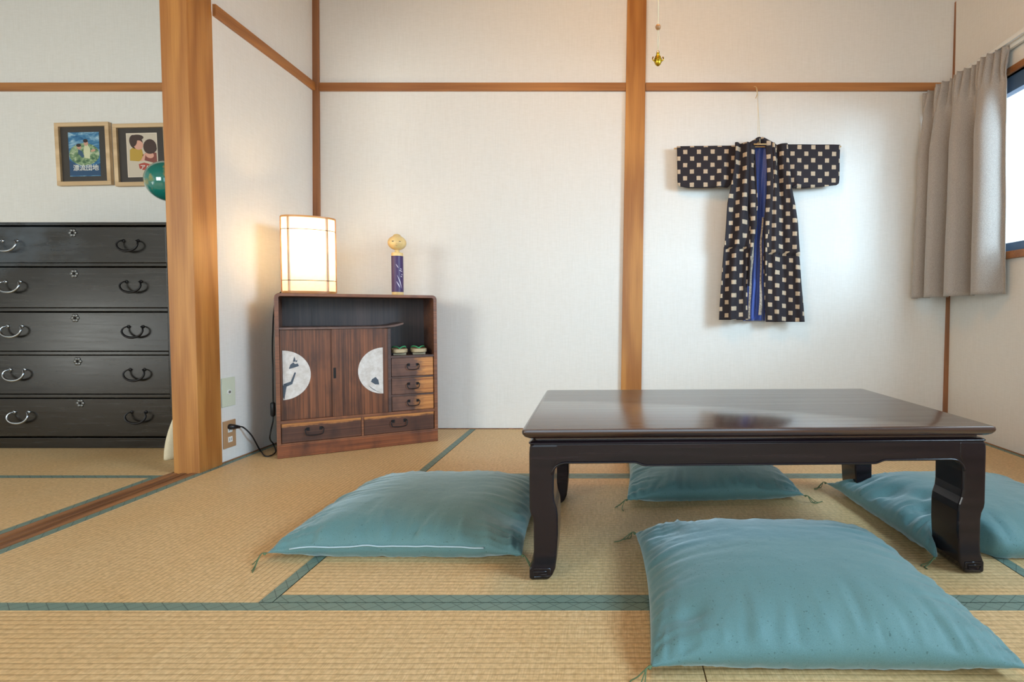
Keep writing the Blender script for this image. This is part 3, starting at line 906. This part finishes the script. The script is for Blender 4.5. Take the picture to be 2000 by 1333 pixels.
MB().tube(pl, [.006, .010, .013, .013], 10).build('plug', M['black'], cord)

# ================================================================== WOODEN DOLL
dl = thing('wooden_doll', 'slim wooden doll with round head and purple patterned body on the tea cabinet', 'doll', cab_pt(.535, .115, CHT), CA * .6)
m = MB(); m.lathe([(.027, 0), (.0285, .004), (.0285, .0178), (.027, .019), (.027, .201), (.0285, .2022), (.0285, .214), (.026, .219), (.012, .222), (.010, .236)], (0, 0, 0))
m.build('body', M['doll'], dl, sharp=40)
m = MB(); m.lathe([(.0288, .018), (.0288, .202)])
def stroke(a0, z0, a1, z1, w0, w1, bend=.0):
    L = 10; vs = []; fs = []
    for i in range(L + 1):
        t = i / L; a = lerp(a0, a1, t) + bend * math.sin(PI * t); z = lerp(z0, z1, t); w = lerp(w0, w1, math.sin(PI * t)) * .5
        for s_ in (-1, 1):
            aa = a + s_ * w; vs.append((.0292 * math.sin(aa), -.0292 * math.cos(aa), z))
    for i in range(L): fs.append((2 * i, 2 * i + 1, 2 * i + 3, 2 * i + 2))
    m.add(vs, fs, 1)
stroke(R(0), .105, R(45), .035, .02, .13, .1); stroke(R(-5), .072, R(28), .040, .02, .16); stroke(R(-10), .160, R(15), .140, .02, .12)
for a, z in ((25, .130), (40, .127), (33, .138), (45, .110), (38, .100)): stroke(R(a), z, R(a + 12), z - .006, .05, .22)
m.build('painted_band', [M['purple'], plain('white_paint', C(215, 205, 220), .5)], dl, sharp=50)
m = MB(); m.ball((0, 0, .270), .045, 32, 0, (1, 1, .84)); m.ball((0, 0, .303), .020, 20, 0, (1, 1, .62))
for s_ in (-1, 1):
    a = R(20 * s_); m.ball((.0435 * math.sin(a), -.0435 * math.cos(a), .273), .0042, 10, 1, (1.7, .6, .45))
m.ball((.002, -.0445, .262), .0026, 10, 0)
m.tube([(-.004, -.0435, .253), (0, -.044, .2522), (.004, -.0435, .253)], .0009, 6, 2)
m.build('head', [M['doll'], M['dark'], plain('red_lip', C(170, 70, 50), .5)], dl)

# ================================================================== BLACK CHEST IN THE SIDE ROOM
CY = 2.564
def zc(py): return PT(140, py, CY).z
cx0, cx1 = -3.13, PT(329, 460, CY).x
ch = thing('drawer_chest', 'large black lacquered chest of five drawers in the side room', 'chest of drawers', ((cx0 + cx1) / 2, CY, .001), 0)
ox = (cx0 + cx1) / 2; ztop = zc(435)
m = MB(); X0, X1 = cx0 - ox, cx1 - ox; dp = YB - .012 - CY
m.box(X0, X1, -.006, dp, ztop - .014, ztop); m.box(X0, X0 + .014, 0, dp, 0, ztop - .014); m.box(X1 - .014, X1, 0, dp, 0, ztop - .014)
m.box(X0 + .014, X1 - .014, dp - .01, dp, 0, ztop - .014); m.box(X0 + .014, X1 - .014, .006, dp - .01, 0, zc(857))
def chest_handle(par, x, y, z, mat):
    mm = MB(); w, h = .050, .034; pts = []; rs = []
    for k in range(29):
        a = R(lerp(-222, 42, k / 28)); q = abs(2 * k / 28 - 1)
        pts.append((x + w * math.cos(a) * (1 if q < .93 else .94), y - .024 + .012 * q ** 3, z + .002 + h * math.sin(a) * (.78 if a > 0 or a < -PI else 1))); rs.append(.0062 - .0032 * q)
    mm.tube(pts, rs, 10)
    for e in (pts[0], pts[-1]):
        mm.tube([(e[0], y + .001, e[2]), (e[0], e[1], e[2])], .0032, 8); mm.ball((e[0], y - .001, e[2]), .0085, 12, 0, (1, .5, 1))
    return mm.build('handle', mat, par)


rows = [(443, 514), (523, 602), (611, 687), (695, 771), (780, 854)]
for a, b in rows[:-1]: m.box(X0 + .014, X1 - .014, 0, .30, zc(b + 7), zc(b) - .0015)
m.build('carcass', M['lacq'], ch, bevel=.002)
hp = [((18, 480), (254, 480), (140, 455)), ((24, 560), (260, 560), (143, 535)), ((28, 647), (264, 648), (145, 622)), ((33, 732), (267, 732), (150, 707)), ((41, 815), (270, 815), (155, 789))]
for (a, b), (l, r_, k) in zip(rows, hp):
    dr = MB().box(X0 + .016, X1 - .016, .004, .32, zc(b), zc(a)).build('drawer', M['lacq'], ch, bevel=.003)
    for q in (l, r_):
        p = PT(q[0], q[1] - 1, CY); chest_handle(dr, p.x - ox, .004, p.z, M['chrome'] if q is l else M['iron'])
    p = PT(k[0], k[1], CY); m = MB()
    for i in range(6):
        a_ = 2 * PI * i / 6; m.ball((p.x - ox + .013 * math.cos(a_), .003, p.z + .013 * math.sin(a_)), .0085, 12, 0, (1, .35, 1))
    m.ball((p.x - ox, .002, p.z), .006, 12, 1, (1, .8, 1))
    m.build('lock_plate', [plain('tarnished_steel', C(110, 112, 112), .35, .9), M['dark']], dr)

# globe on the chest
gp = PT(331, 355, 2.78)
gl = thing('desk_globe', 'green glossy globe on top of the black chest, half behind the pillar', 'globe', (gp.x, 2.78, ztop), 0)
gz = gp.z - ztop; GR = .104
MB().ball((0, 0, gz), GR, 48).build('sphere', M['globe'], gl)
m = MB(); m.lathe([(.075, 0), (.075, .008), (.020, .018), (.010, .022), (.010, gz - GR - .012), (.016, gz - GR - .004), (.012, gz - GR + .001)])
m.build('stand', plain('dark_bronze', C(80, 50, 34), .35, .6), gl, sharp=40)
arc = [((GR + .008) * math.cos(R(a)), 0, gz + (GR + .008) * math.sin(R(a))) for a in range(-90, 91, 10)]
MB().tube(arc, .003, 8).build('meridian_arm', M['gold'], gl)

# cream bag squeezed between chest and pillar
bp = FL(334, 893)
bg_ = MB(); N1, N2 = 16, 24; vs = []; fs = []
for i in range(N1 + 1):
    t = i / N1; z = .215 * t; w = .034 * math.sin(PI * min(1, .38 + .62 * t)) ** .8 + .003; d = .055 * (1 - t ** 2) + .004
    for k in range(N2):
        a = 2 * PI * k / N2; vs.append((.020 + .012 * t + w * math.cos(a), d * math.sin(a) * (1 + .08 * math.sin(3 * a)), z))
for i in range(N1):
    for k in range(N2): fs.append((i * N2 + k, i * N2 + (k + 1) % N2, (i + 1) * N2 + (k + 1) % N2, (i + 1) * N2 + k))
fs.append(tuple(range(N2 - 1, -1, -1))); fs.append(tuple(N1 * N2 + k for k in range(N2)))
bg_.add(vs, fs, 0, None, True)
tag(bg_.build('cloth_bag', M['cream'], loc=(bp.x + .004, 2.42, .001)), 'pale cream cloth bag on the floor, mostly hidden behind the wooden pillar', 'bag')


# ================================================================== PICTURES IN THE SIDE ROOM
def text_mesh(txt, size, parent, mat, loc, depth=.0006, align='CENTER'):
    cu_ = bpy.data.curves.new('title', 'FONT'); cu_.body = txt; cu_.size = size; cu_.extrude = depth; cu_.align_x = align; cu_.offset = size * .008
    o = bpy.data.objects.new('t', cu_); COL.objects.link(o)
    bpy.context.view_layer.update()
    me = bpy.data.meshes.new_from_object(o.evaluated_get(bpy.context.evaluated_depsgraph_get()))
    bpy.data.objects.remove(o, do_unlink=True)
    me.materials.clear(); me.materials.append(mat)
    for v in me.vertices: v.co = Vector((v.co.x, -v.co.z, v.co.y))
    ob = bpy.data.objects.new('title', me); COL.objects.link(ob); ob.parent = parent; ob.location = loc
    return ob


def picture(px0, px1, py0, py1, label, dy):
    a = PT(px0, py1, YB - .02); b = PT(px1, py0, YB - .02)
    w = (b.x - a.x) / 2; h = (b.z - a.z) / 2
    t = thing('picture_frame', label, 'picture', ((a.x + b.x) / 2, YB - .003, a.z + h), 0)
    t.rotation_euler = (0, R(dy), 0)
    m_ = MB(); f = .022
    m_.box(-w, w, -.020, 0, h - f, h); m_.box(-w, w, -.020, 0, -h, -h + f); m_.box(-w, -w + f, -.020, 0, -h + f, h - f); m_.box(w - f, w, -.020, 0, -h + f, h - f)
    m_.build('frame', M['palewood'], t, bevel=.0015)
    MB().box(-w + f, w - f, -.008, -.002, -h + f, h - f).build('mount', plain('charcoal_mount', C(62, 58, 54), .35), t)
    return t, w, h


def ell(cx, cz, rx, rz, a0=0, a1=360, n=20, rot=0):
    out = []
    for k in range(n + 1 if a1 - a0 < 360 else n):
        a = R(lerp(a0, a1, k / n)); x, z = rx * math.cos(a), rz * math.sin(a); c_, s_ = math.cos(R(rot)), math.sin(R(rot))
        out.append((cx + x * c_ - z * s_, cz + x * s_ + z * c_))
    return out


def flat(m_, poly, y, mi):
    m_.add([(x, y, z) for x, z in poly], [tuple(range(len(poly)))], mi)


t1, w, h = picture(111, 213, 239, 362, 'wooden framed poster with a blue sky and green island scene, left of the pair', -1.2)
nm = NT('sky_print'); v = nm.coord('Object', (14, 14, 30)); nn = nm.noise(v, 1.0, 4, .6, .8)
nm.col(nm.ramp(nn, [(.35, C(28, 84, 130)), (.5, C(60, 120, 160)), (.62, C(140, 180, 200)), (.72, C(220, 228, 226))])); nm.p(Roughness=.35)
ng = NT('island_print'); nn = ng.noise(ng.coord('Object', (40, 40, 60)), 1.0, 4, .6, .5)
ng.col(ng.ramp(nn, [(.35, C(60, 96, 70)), (.5, C(120, 150, 110)), (.62, C(170, 186, 150)), (.72, C(205, 206, 186))])); ng.p(Roughness=.35)
m = MB(); pw, ph_ = .086, .122
m.box(-pw, pw, -.0086, -.0082, -ph_, ph_, 0)
flat(m, ell(0, 0, pw - .001, .062), -.0088, 1)
flat(m, [(-pw, -.118), (pw, -.118), (pw, -.05), (.03, -.075), (-.03, -.068), (-pw, -.03)], -.00875, 2)
flat(m, [(.0, -.02), (.03, -.025), (.034, .03), (.022, .052), (.004, .05), (-.004, .02)], -.0091, 3); flat(m, ell(.012, .062, .012, .016), -.0093, 4); flat(m, ell(.010, .074, .013, .010), -.0095, 5)
flat(m, [(-.012, -.02), (-.035, .005), (-.032, .028), (-.012, .018), (.0, -.012)], -.0091, 6); flat(m, ell(-.027, .040, .012, .014), -.0093, 4); flat(m, ell(-.029, .050, .014, .009), -.0095, 5)
flat(m, ell(.05, .020, .014, .007, rot=15), -.0091, 4)
m.build('print', [nm.m, ng.m, plain('sea_blue_print', C(44, 78, 112), .35), plain('pale_green_print', C(206, 208, 170), .4), plain('skin_print', C(196, 150, 128), .4), plain('dark_hair_print', C(52, 42, 40), .4), plain('blue_print', C(60, 92, 118), .4)], t1)
wm = plain('white_print', C(230, 230, 222), .4)
text_mesh('漂流団地', .036, t1, wm, (.006, -.0098, -.088))
t2, w, h = picture(224, 327, 241, 363, 'wooden framed poster of two dark haired children drawing, right of the pair', -1.2)
m = MB()
m.box(-pw, pw, -.0086, -.0082, -ph_, ph_, 0)
flat(m, [(-pw + .004, -ph_ + .004), (pw - .004, -ph_ + .004), (pw - .004, ph_ - .004), (-pw + .004, ph_ - .004)], -.0088, 1)
flat(m, [(-.07, -.03), (-.068, .03), (-.04, .05), (.0, .03), (.01, -.02), (-.02, -.035)], -.0090, 2)
flat(m, ell(-.030, .068, .036, .034), -.0091, 3); flat(m, ell(-.018, .055, .026, .026), -.0093, 4); flat(m, ell(-.047, .080, .022, .032), -.0095, 3); flat(m, ell(-.026, .097, .038, .016), -.00965, 3)
flat(m, [(.012, -.03), (.0, .0), (.04, .02), (.08, .01), (.082, -.05)], -.0090, 5)
flat(m, ell(.045, .045, .037, .042), -.0095, 3); flat(m, ell(.042, .000, .024, .018, rot=-20), -.00955, 4); flat(m, ell(.050, .030, .034, .024, rot=15), -.0097, 3)
flat(m, [(-.01, -.035), (.012, .008), (.02, .005), (.012, -.03)], -.0098, 4)
flat(m, [(-.070, -.104), (-.074, -.036), (.02, -.045), (.082, -.062), (.082, -.112)], -.0092, 1)
flat(m, [(-.018, -.075), (-.022, -.050), (.01, -.042), (.052, -.055), (.045, -.085), (.0, -.083)], -.0096, 6)
m.build('print', [plain('paper_border', C(222, 210, 190), .5), plain('beige_print', C(200, 188, 168), .5), plain('mustard_print', C(184, 150, 60), .5), plain('brown_hair_print', C(66, 48, 42), .5), plain('skin_print_warm', C(214, 160, 138), .5), plain('maroon_print', C(130, 70, 60), .5), plain('red_print', C(168, 74, 60), .5)], t2)
text_mesh('アバ', .030, t2, wm, (.016, -.0101, -.079))


# ================================================================== WALL PLATES
def wall_x(Y, z): return lerp(-1.712, -1.695, (Y - 2.29) / (YB - 2.29)) + lerp(.0, .03, z / ZC)
def wallplate(px, py, w, h, label, cat, name, mat):
    # where the view ray meets the partition's surface
    d = ray(px, py); t_ = 2.3
    for _ in range(30): t_ = wall_x(d.y * t_, CAM_H + d.z * t_) / d.x
    p = Vector((d.x * t_, d.y * t_, CAM_H + d.z * t_))
    th_ = thing(name, label, cat, (p.x + .0005, p.y, p.z), R(-1.4))
    MB().box(0, .006, -w / 2, w / 2, -h / 2, h / 2).build('cover_plate', mat, th_, bevel=.002)
    return th_


w1 = wallplate(444.5, 766, .078, .128, 'pale green wall plate with a small round jack above the outlet', 'wall plate', 'wall_plate', M['plate'])
m = MB(); m.prism([(.011 * math.cos(R(a)), .011 * math.sin(R(a))) for a in range(0, 360, 20)], 'X', .006, .009)
m.prism([(.006 * math.cos(R(a)), .006 * math.sin(R(a))) for a in range(0, 360, 20)], 'X', .009, .0105, 1)
m.build('round_jack', [M['white'], plain('grey_ring', C(120, 116, 104), .4)], w1)
w2 = wallplate(446.5, 848, .074, .122, 'brown power outlet plate near the floor with a black plug in it', 'power outlet', 'power_outlet', M['brass'])
MB().box(.006, .008, -.012, .012, .008, .032).box(.0079, .0084, -.006, -.004, .014, .026, 1).box(.0079, .0084, .004, .006, .014, .026, 1).build('socket', [M['white'], M['dark']], w2)
MB().box(.006, .008, -.012, .012, -.036, -.012).box(.0079, .0084, -.006, -.004, -.030, -.018, 1).box(.0079, .0084, .004, .006, -.030, -.018, 1).build('socket', [M['white'], M['dark']], w2)

# ================================================================== KIMONO ON THE BACK WALL
KY = 2.955
km = thing('short_kimono', 'black child kimono coat with cream checks and blue lining on the back wall', 'kimono', (PT(1483, 630, KY).x, KY, PT(1483, 630, KY).z), 0)
KO = km.location.copy()


def sheet(name, rows, fold, nc=40, nr=60, mat=None, uo=(0, 0), thick=.004, shear=0.0):
    """rows: (py, xL, xR) outline in frame pixels at the coat's own depth; fold(u, v, py) = distance toward the room"""
    y0, y1 = rows[0][0], rows[-1][0]; vs = []; uv = []; fs = []
    L = [(r[0], r[1]) for r in rows]; Rr = [(r[0], r[2]) for r in rows]
    for j in range(nr + 1):
        v = j / nr; py = lerp(y0, y1, v)
        for i in range(nc + 1):
            u = i / nc; px = lerp(interp(L, py), interp(Rr, py), u)
            f = fold(u, v, py); p = PT(px, py, KY)
            vs.append((p.x - KO.x, p.y - KO.y - f, p.z - KO.z))
            uv.append((p.x + uo[0] + f * .35 + (.018 if name == 'front_panel' and py > 486 + (10 if uo[0] > .03 else 0) else 0), p.z + uo[1] + shear * (p.x)))
    for j in range(nr):
        for i in range(nc):
            a = j * (nc + 1) + i; fs.append((a, a + nc + 1, a + nc + 2, a + 1))
    m_ = MB(); m_.add(vs, fs, 0, uv, True)
    return m_.build(name, mat or M['ikat'], km, solid=thick)


nz = lambda a, b, c: noise.noise(Vector((a, b, c)))
sheet('lining', [(276, 1466, 1500), (290, 1462, 1506), (440, 1462, 1502), (627, 1452, 1497)], lambda u, v, py: -.018 + .012 * math.sin(u * 16 + v * 2) * (0.3 + v) + .006 * nz(u * 6, v * 3, 2), 40, 50, M['lining'])
sheet('sleeve', [(286, 1322, 1436), (340, 1323, 1434), (352, 1323, 1432), (364, 1324, 1424), (368, 1345, 1420)],
      lambda u, v, py: .002 + .006 * nz(u * 3, v * 2, 1) + .018 * math.exp(-((u - .78) / .10) ** 2) * v + .012 * u, 50, 26, uo=(.012, .0))
sheet('sleeve', [(283.5, 1530, 1640), (330, 1532, 1639), (352, 1534, 1638.5), (362, 1540, 1637), (369, 1541, 1560)],
      lambda u, v, py: .004 + .006 * nz(u * 3, v * 2, 7) + .016 * math.exp(-((u - .18) / .07) ** 2) * v + .010 * (1 - u), 50, 26, uo=(.03, .012))
# front panels hang in soft vertical folds
sheet('front_panel', [(284, 1432, 1472), (330, 1430, 1474), (366, 1424, 1475), (400, 1417, 1477), (440, 1415, 1473), (484, 1412, 1462), (540, 1408, 1458), (600, 1404, 1457), (625, 1403, 1459)],
      lambda u, v, py: .020 + .022 * math.sin(PI * min(1, u * 1.25)) * (0.5 + .7 * v) + .017 * math.sin(u * 12 + v * 2.5 + 1) * (1 - .4 * v) - .020 * max(0, u - .75) * 4 * (1 - v) + .004 * nz(u * 5, v * 8, 3) + (.014 if py < 483 + 3 * u else 0), 54, 120, uo=(.02, .03), shear=-.05)
sheet('front_panel', [(284, 1494, 1534), (330, 1496, 1538), (366, 1495, 1541), (400, 1494, 1548), (440, 1490, 1553), (484, 1488, 1556), (540, 1490, 1560), (600, 1492, 1565), (629, 1494, 1567)],
      lambda u, v, py: .016 + .026 * math.sin(PI * u) ** 2 * (.3 + .5 * v) + .024 * math.exp(-((u - .92) / .10) ** 2) * (.3 + v) - .030 * math.exp(-((u - .55) / .13) ** 2) + .012 * math.exp(-((u - .30) / .08) ** 2) + .010 * math.exp(-((u - .1) / .1) ** 2) + .004 * nz(u * 5, v * 8, 9) + (.014 if py < 494 + 6 * u else 0), 54, 120, uo=(.05, .05), shear=.08)
# worn inner edges
sheet('inner_edge', [(430, 1472, 1476), (470, 1468, 1473), (540, 1463, 1468), (624, 1460, 1464)], lambda u, v, py: .006 + .004 * math.sin(v * 20), 6, 40, mat_cloth('frayed_edge', C(90, 78, 66), C(196, 180, 160), .9, 120))
sheet('inner_edge', [(425, 1488, 1491), (470, 1484, 1488), (540, 1484, 1487), (600, 1482, 1488), (616, 1481, 1487)], lambda u, v, py: .004 + .004 * math.sin(v * 17), 6, 40, mat_cloth('frayed_edge_light', C(110, 96, 84), C(210, 196, 176), .9, 120))
# collar: two bands meeting behind the neck
sheet('collar', [(273, 1476, 1484), (279, 1467, 1480), (286, 1455, 1471), (330, 1456, 1468), (400, 1460, 1474), (440, 1464, 1475), (500, 1459, 1464), (560, 1458, 1460)], lambda u, v, py: .034 + .010 * math.sin(PI * u), 12, 60, uo=(.013, .01))
sheet('collar', [(273, 1480, 1488), (279, 1486, 1500), (286, 1491, 1512), (330, 1495, 1513), (380, 1494, 1511), (432, 1489, 1503), (480, 1488, 1496), (540, 1490, 1493)], lambda u, v, py: .034 + .010 * math.sin(PI * u), 12, 60, uo=(.045, .0))
sheet('neck_band', [(272, 1474, 1490), (276, 1470, 1494), (284, 1467, 1500)], lambda u, v, py: -.004 + .010 * abs(u - .5), 12, 8, uo=(0, .02))

hg = thing('kimono_hanger', 'thin bamboo rod on a cream string through the kimono sleeves', 'hanger', (PT(1480, 287, KY).x, KY - .004, PT(1480, 287, KY).z), 0)
HO = hg.location.copy()
def HL(px, py, dy=0): p = PT(px, py, HO.y); return (p.x - HO.x, dy, p.z - HO.z)
MB().tube([HL(1317, 289.5, .008), HL(1480, 286, .008), HL(1644, 285.5, .008)], .0042, 10).build('rod', M['bamboo'], hg)
MB().tube([HL(1468, 287, -.045), HL(1492, 287, -.045)], .0036, 10).build('crossbar', M['bamboo'], hg)
MB().tube([HL(1480, 287, -.045), HL(1480.5, 270, -.035), HL(1480, 182, .006), HL(1480, 166, YB - .019 - HO.y)], .0014, 6).tube([HL(1481, 287, .008), HL(1481.5, 182, .012), HL(1481, 166, YB - .018 - HO.y)], .0012, 6).build('cord', M['string'], hg)
MB().tube(spline([HL(1480, 186, YB - .017 - HO.y), HL(1483, 176, YB - .022 - HO.y), HL(1481, 165, YB - .020 - HO.y), HL(1476, 163, YB - .016 - HO.y)], 5), .002, 8).build('hook', M['bamboo'], hg)

# ================================================================== LAMP PULL CORD WITH GOLD CHARM
CYD = 1.70
tp = PT(1287, 53, CYD)
pc = thing('pull_cord', 'cream pull cord with wooden bead and gold charm hanging near the top', 'pull cord', (tp.x, CYD, PT(1286, 132, CYD).z), 0)
def PLc(px, py): p = PT(px, py, CYD); return Vector((p.x - pc.location.x, 0, p.z - pc.location.z))
top = Vector((0.0, 0, ZC - .001 - pc.location.z))
MB().tube([top, PLc(1286, 0), PLc(1285.5, 50)], .0017, 6).tube([PLc(1285.5, 55), PLc(1283.8, 75), PLc(1285, 96)], .001, 6).tube([PLc(1285.5, 55), PLc(1287.5, 75), PLc(1285.6, 96)], .001, 6).build('string', M['string'], pc)
MB().ball(PLc(1285.3, 53), .0088, 20).build('bead', plain('wooden_bead', C(168, 122, 78), .35), pc)
c0 = PLc(1285, 118); m = MB()
m.ball(c0, .0135, 20, 0, (.8, .8, 1.35)); m.ball(c0 + Vector((0, 0, .019)), .006, 12)
for k in range(5): m.tube([c0 + Vector((.0118 * math.cos(a) * (1 - .07 * (k - 2) ** 2), .0118 * math.sin(a) * (1 - .07 * (k - 2) ** 2), .0055 * (k - 2))) for a in [2 * PI * i / 16 for i in range(16)]], .0011, 6, closed=True)
for s_ in (-1, 1): m.tube(spline([c0 + Vector((s_ * .009, 0, -.004)), c0 + Vector((s_ * .017, -.002, .002)), c0 + Vector((s_ * .015, 0, .011))], 4), .002, 6)
m.tube([c0 + Vector((.004 * math.cos(a), 0, .026 + .004 * math.sin(a))) for a in [2 * PI * i / 12 for i in range(12)]], .0009, 6, closed=True)
m.build('gold_charm', M['gold'], pc)['label'] = 'shiny gold charm'

# ================================================================== CURTAIN AND RAIL
NS, NTt = 220, 60
far_t, near_t = Vector((1.735, 2.992, 1.872)), Vector((1.868, 2.545, 1.925))
far_b, near_b = Vector((1.715, 2.998, .742)), Vector((1.868, 2.515, .752))


def cur(s, t):
    b = (far_t.lerp(near_t, s)).lerp(far_b.lerp(near_b, s), t)
    ph = 4.15 * (s ** .72)
    f = .5 - .5 * math.cos(2 * PI * ph); f = f ** 1.15
    A = interp([(0, .030), (.12, .044), (.3, .082), (1, .095)], t)
    A *= interp([(0, .6), (.15, 1), (.85, 1), (1, .55)], s)
    nx = Vector((-.95, -.30, 0))
    d = A * (f - .22)
    sk = .026 * math.sin(2 * PI * ph) * min(1, t * 3)
    pl = .011 * (abs(math.sin(PI * (15 * s + t * 4.5))) - .5) * max(0, 1 - (t / .135) ** 4) if t < .135 else 0
    d += pl * 2.6 + .006 * nz(s * 7, t * 4, 5.5)
    p = b + nx * d + Vector((0, 1, 0)) * sk * .6
    if t < .02: p.z += .004 * math.sin(2 * PI * 15 * s)
    p.x = min(p.x, 1.897); p.y = min(p.y, 3.0065)
    return p


vs = [cur(i / NS, j / NTt) for j in range(NTt + 1) for i in range(NS + 1)]
fs = [(j * (NS + 1) + i, j * (NS + 1) + i + 1, (j + 1) * (NS + 1) + i + 1, (j + 1) * (NS + 1) + i) for j in range(NTt) for i in range(NS)]
ct = MB().add(vs, fs, 0, None, True).build('curtain', M['curtain'], solid=.003)
tag(ct, 'grey beige curtain with pleated top gathered in the right corner by the window', 'curtain')
rl = thing('curtain_rail', 'white double curtain rail above the window on the right wall', 'curtain rail', (1.88, 1.8, 1.92), 0)
for x, z in ((-.022, .012), (.006, -.004)):
    m = MB(); m.box(x - .008, x + .008, -1.05, 1.06, z - .008, z + .010); m.box(x - .010, x + .010, -1.05, 1.06, z + .008, z + .012)
    m.build('track', M['white'], rl, bevel=.001)
for y in (-1.0, 0, 1.0): MB().box(-.03, .0248, y - .008, y + .008, .022, .032).build('bracket', M['white'], rl)
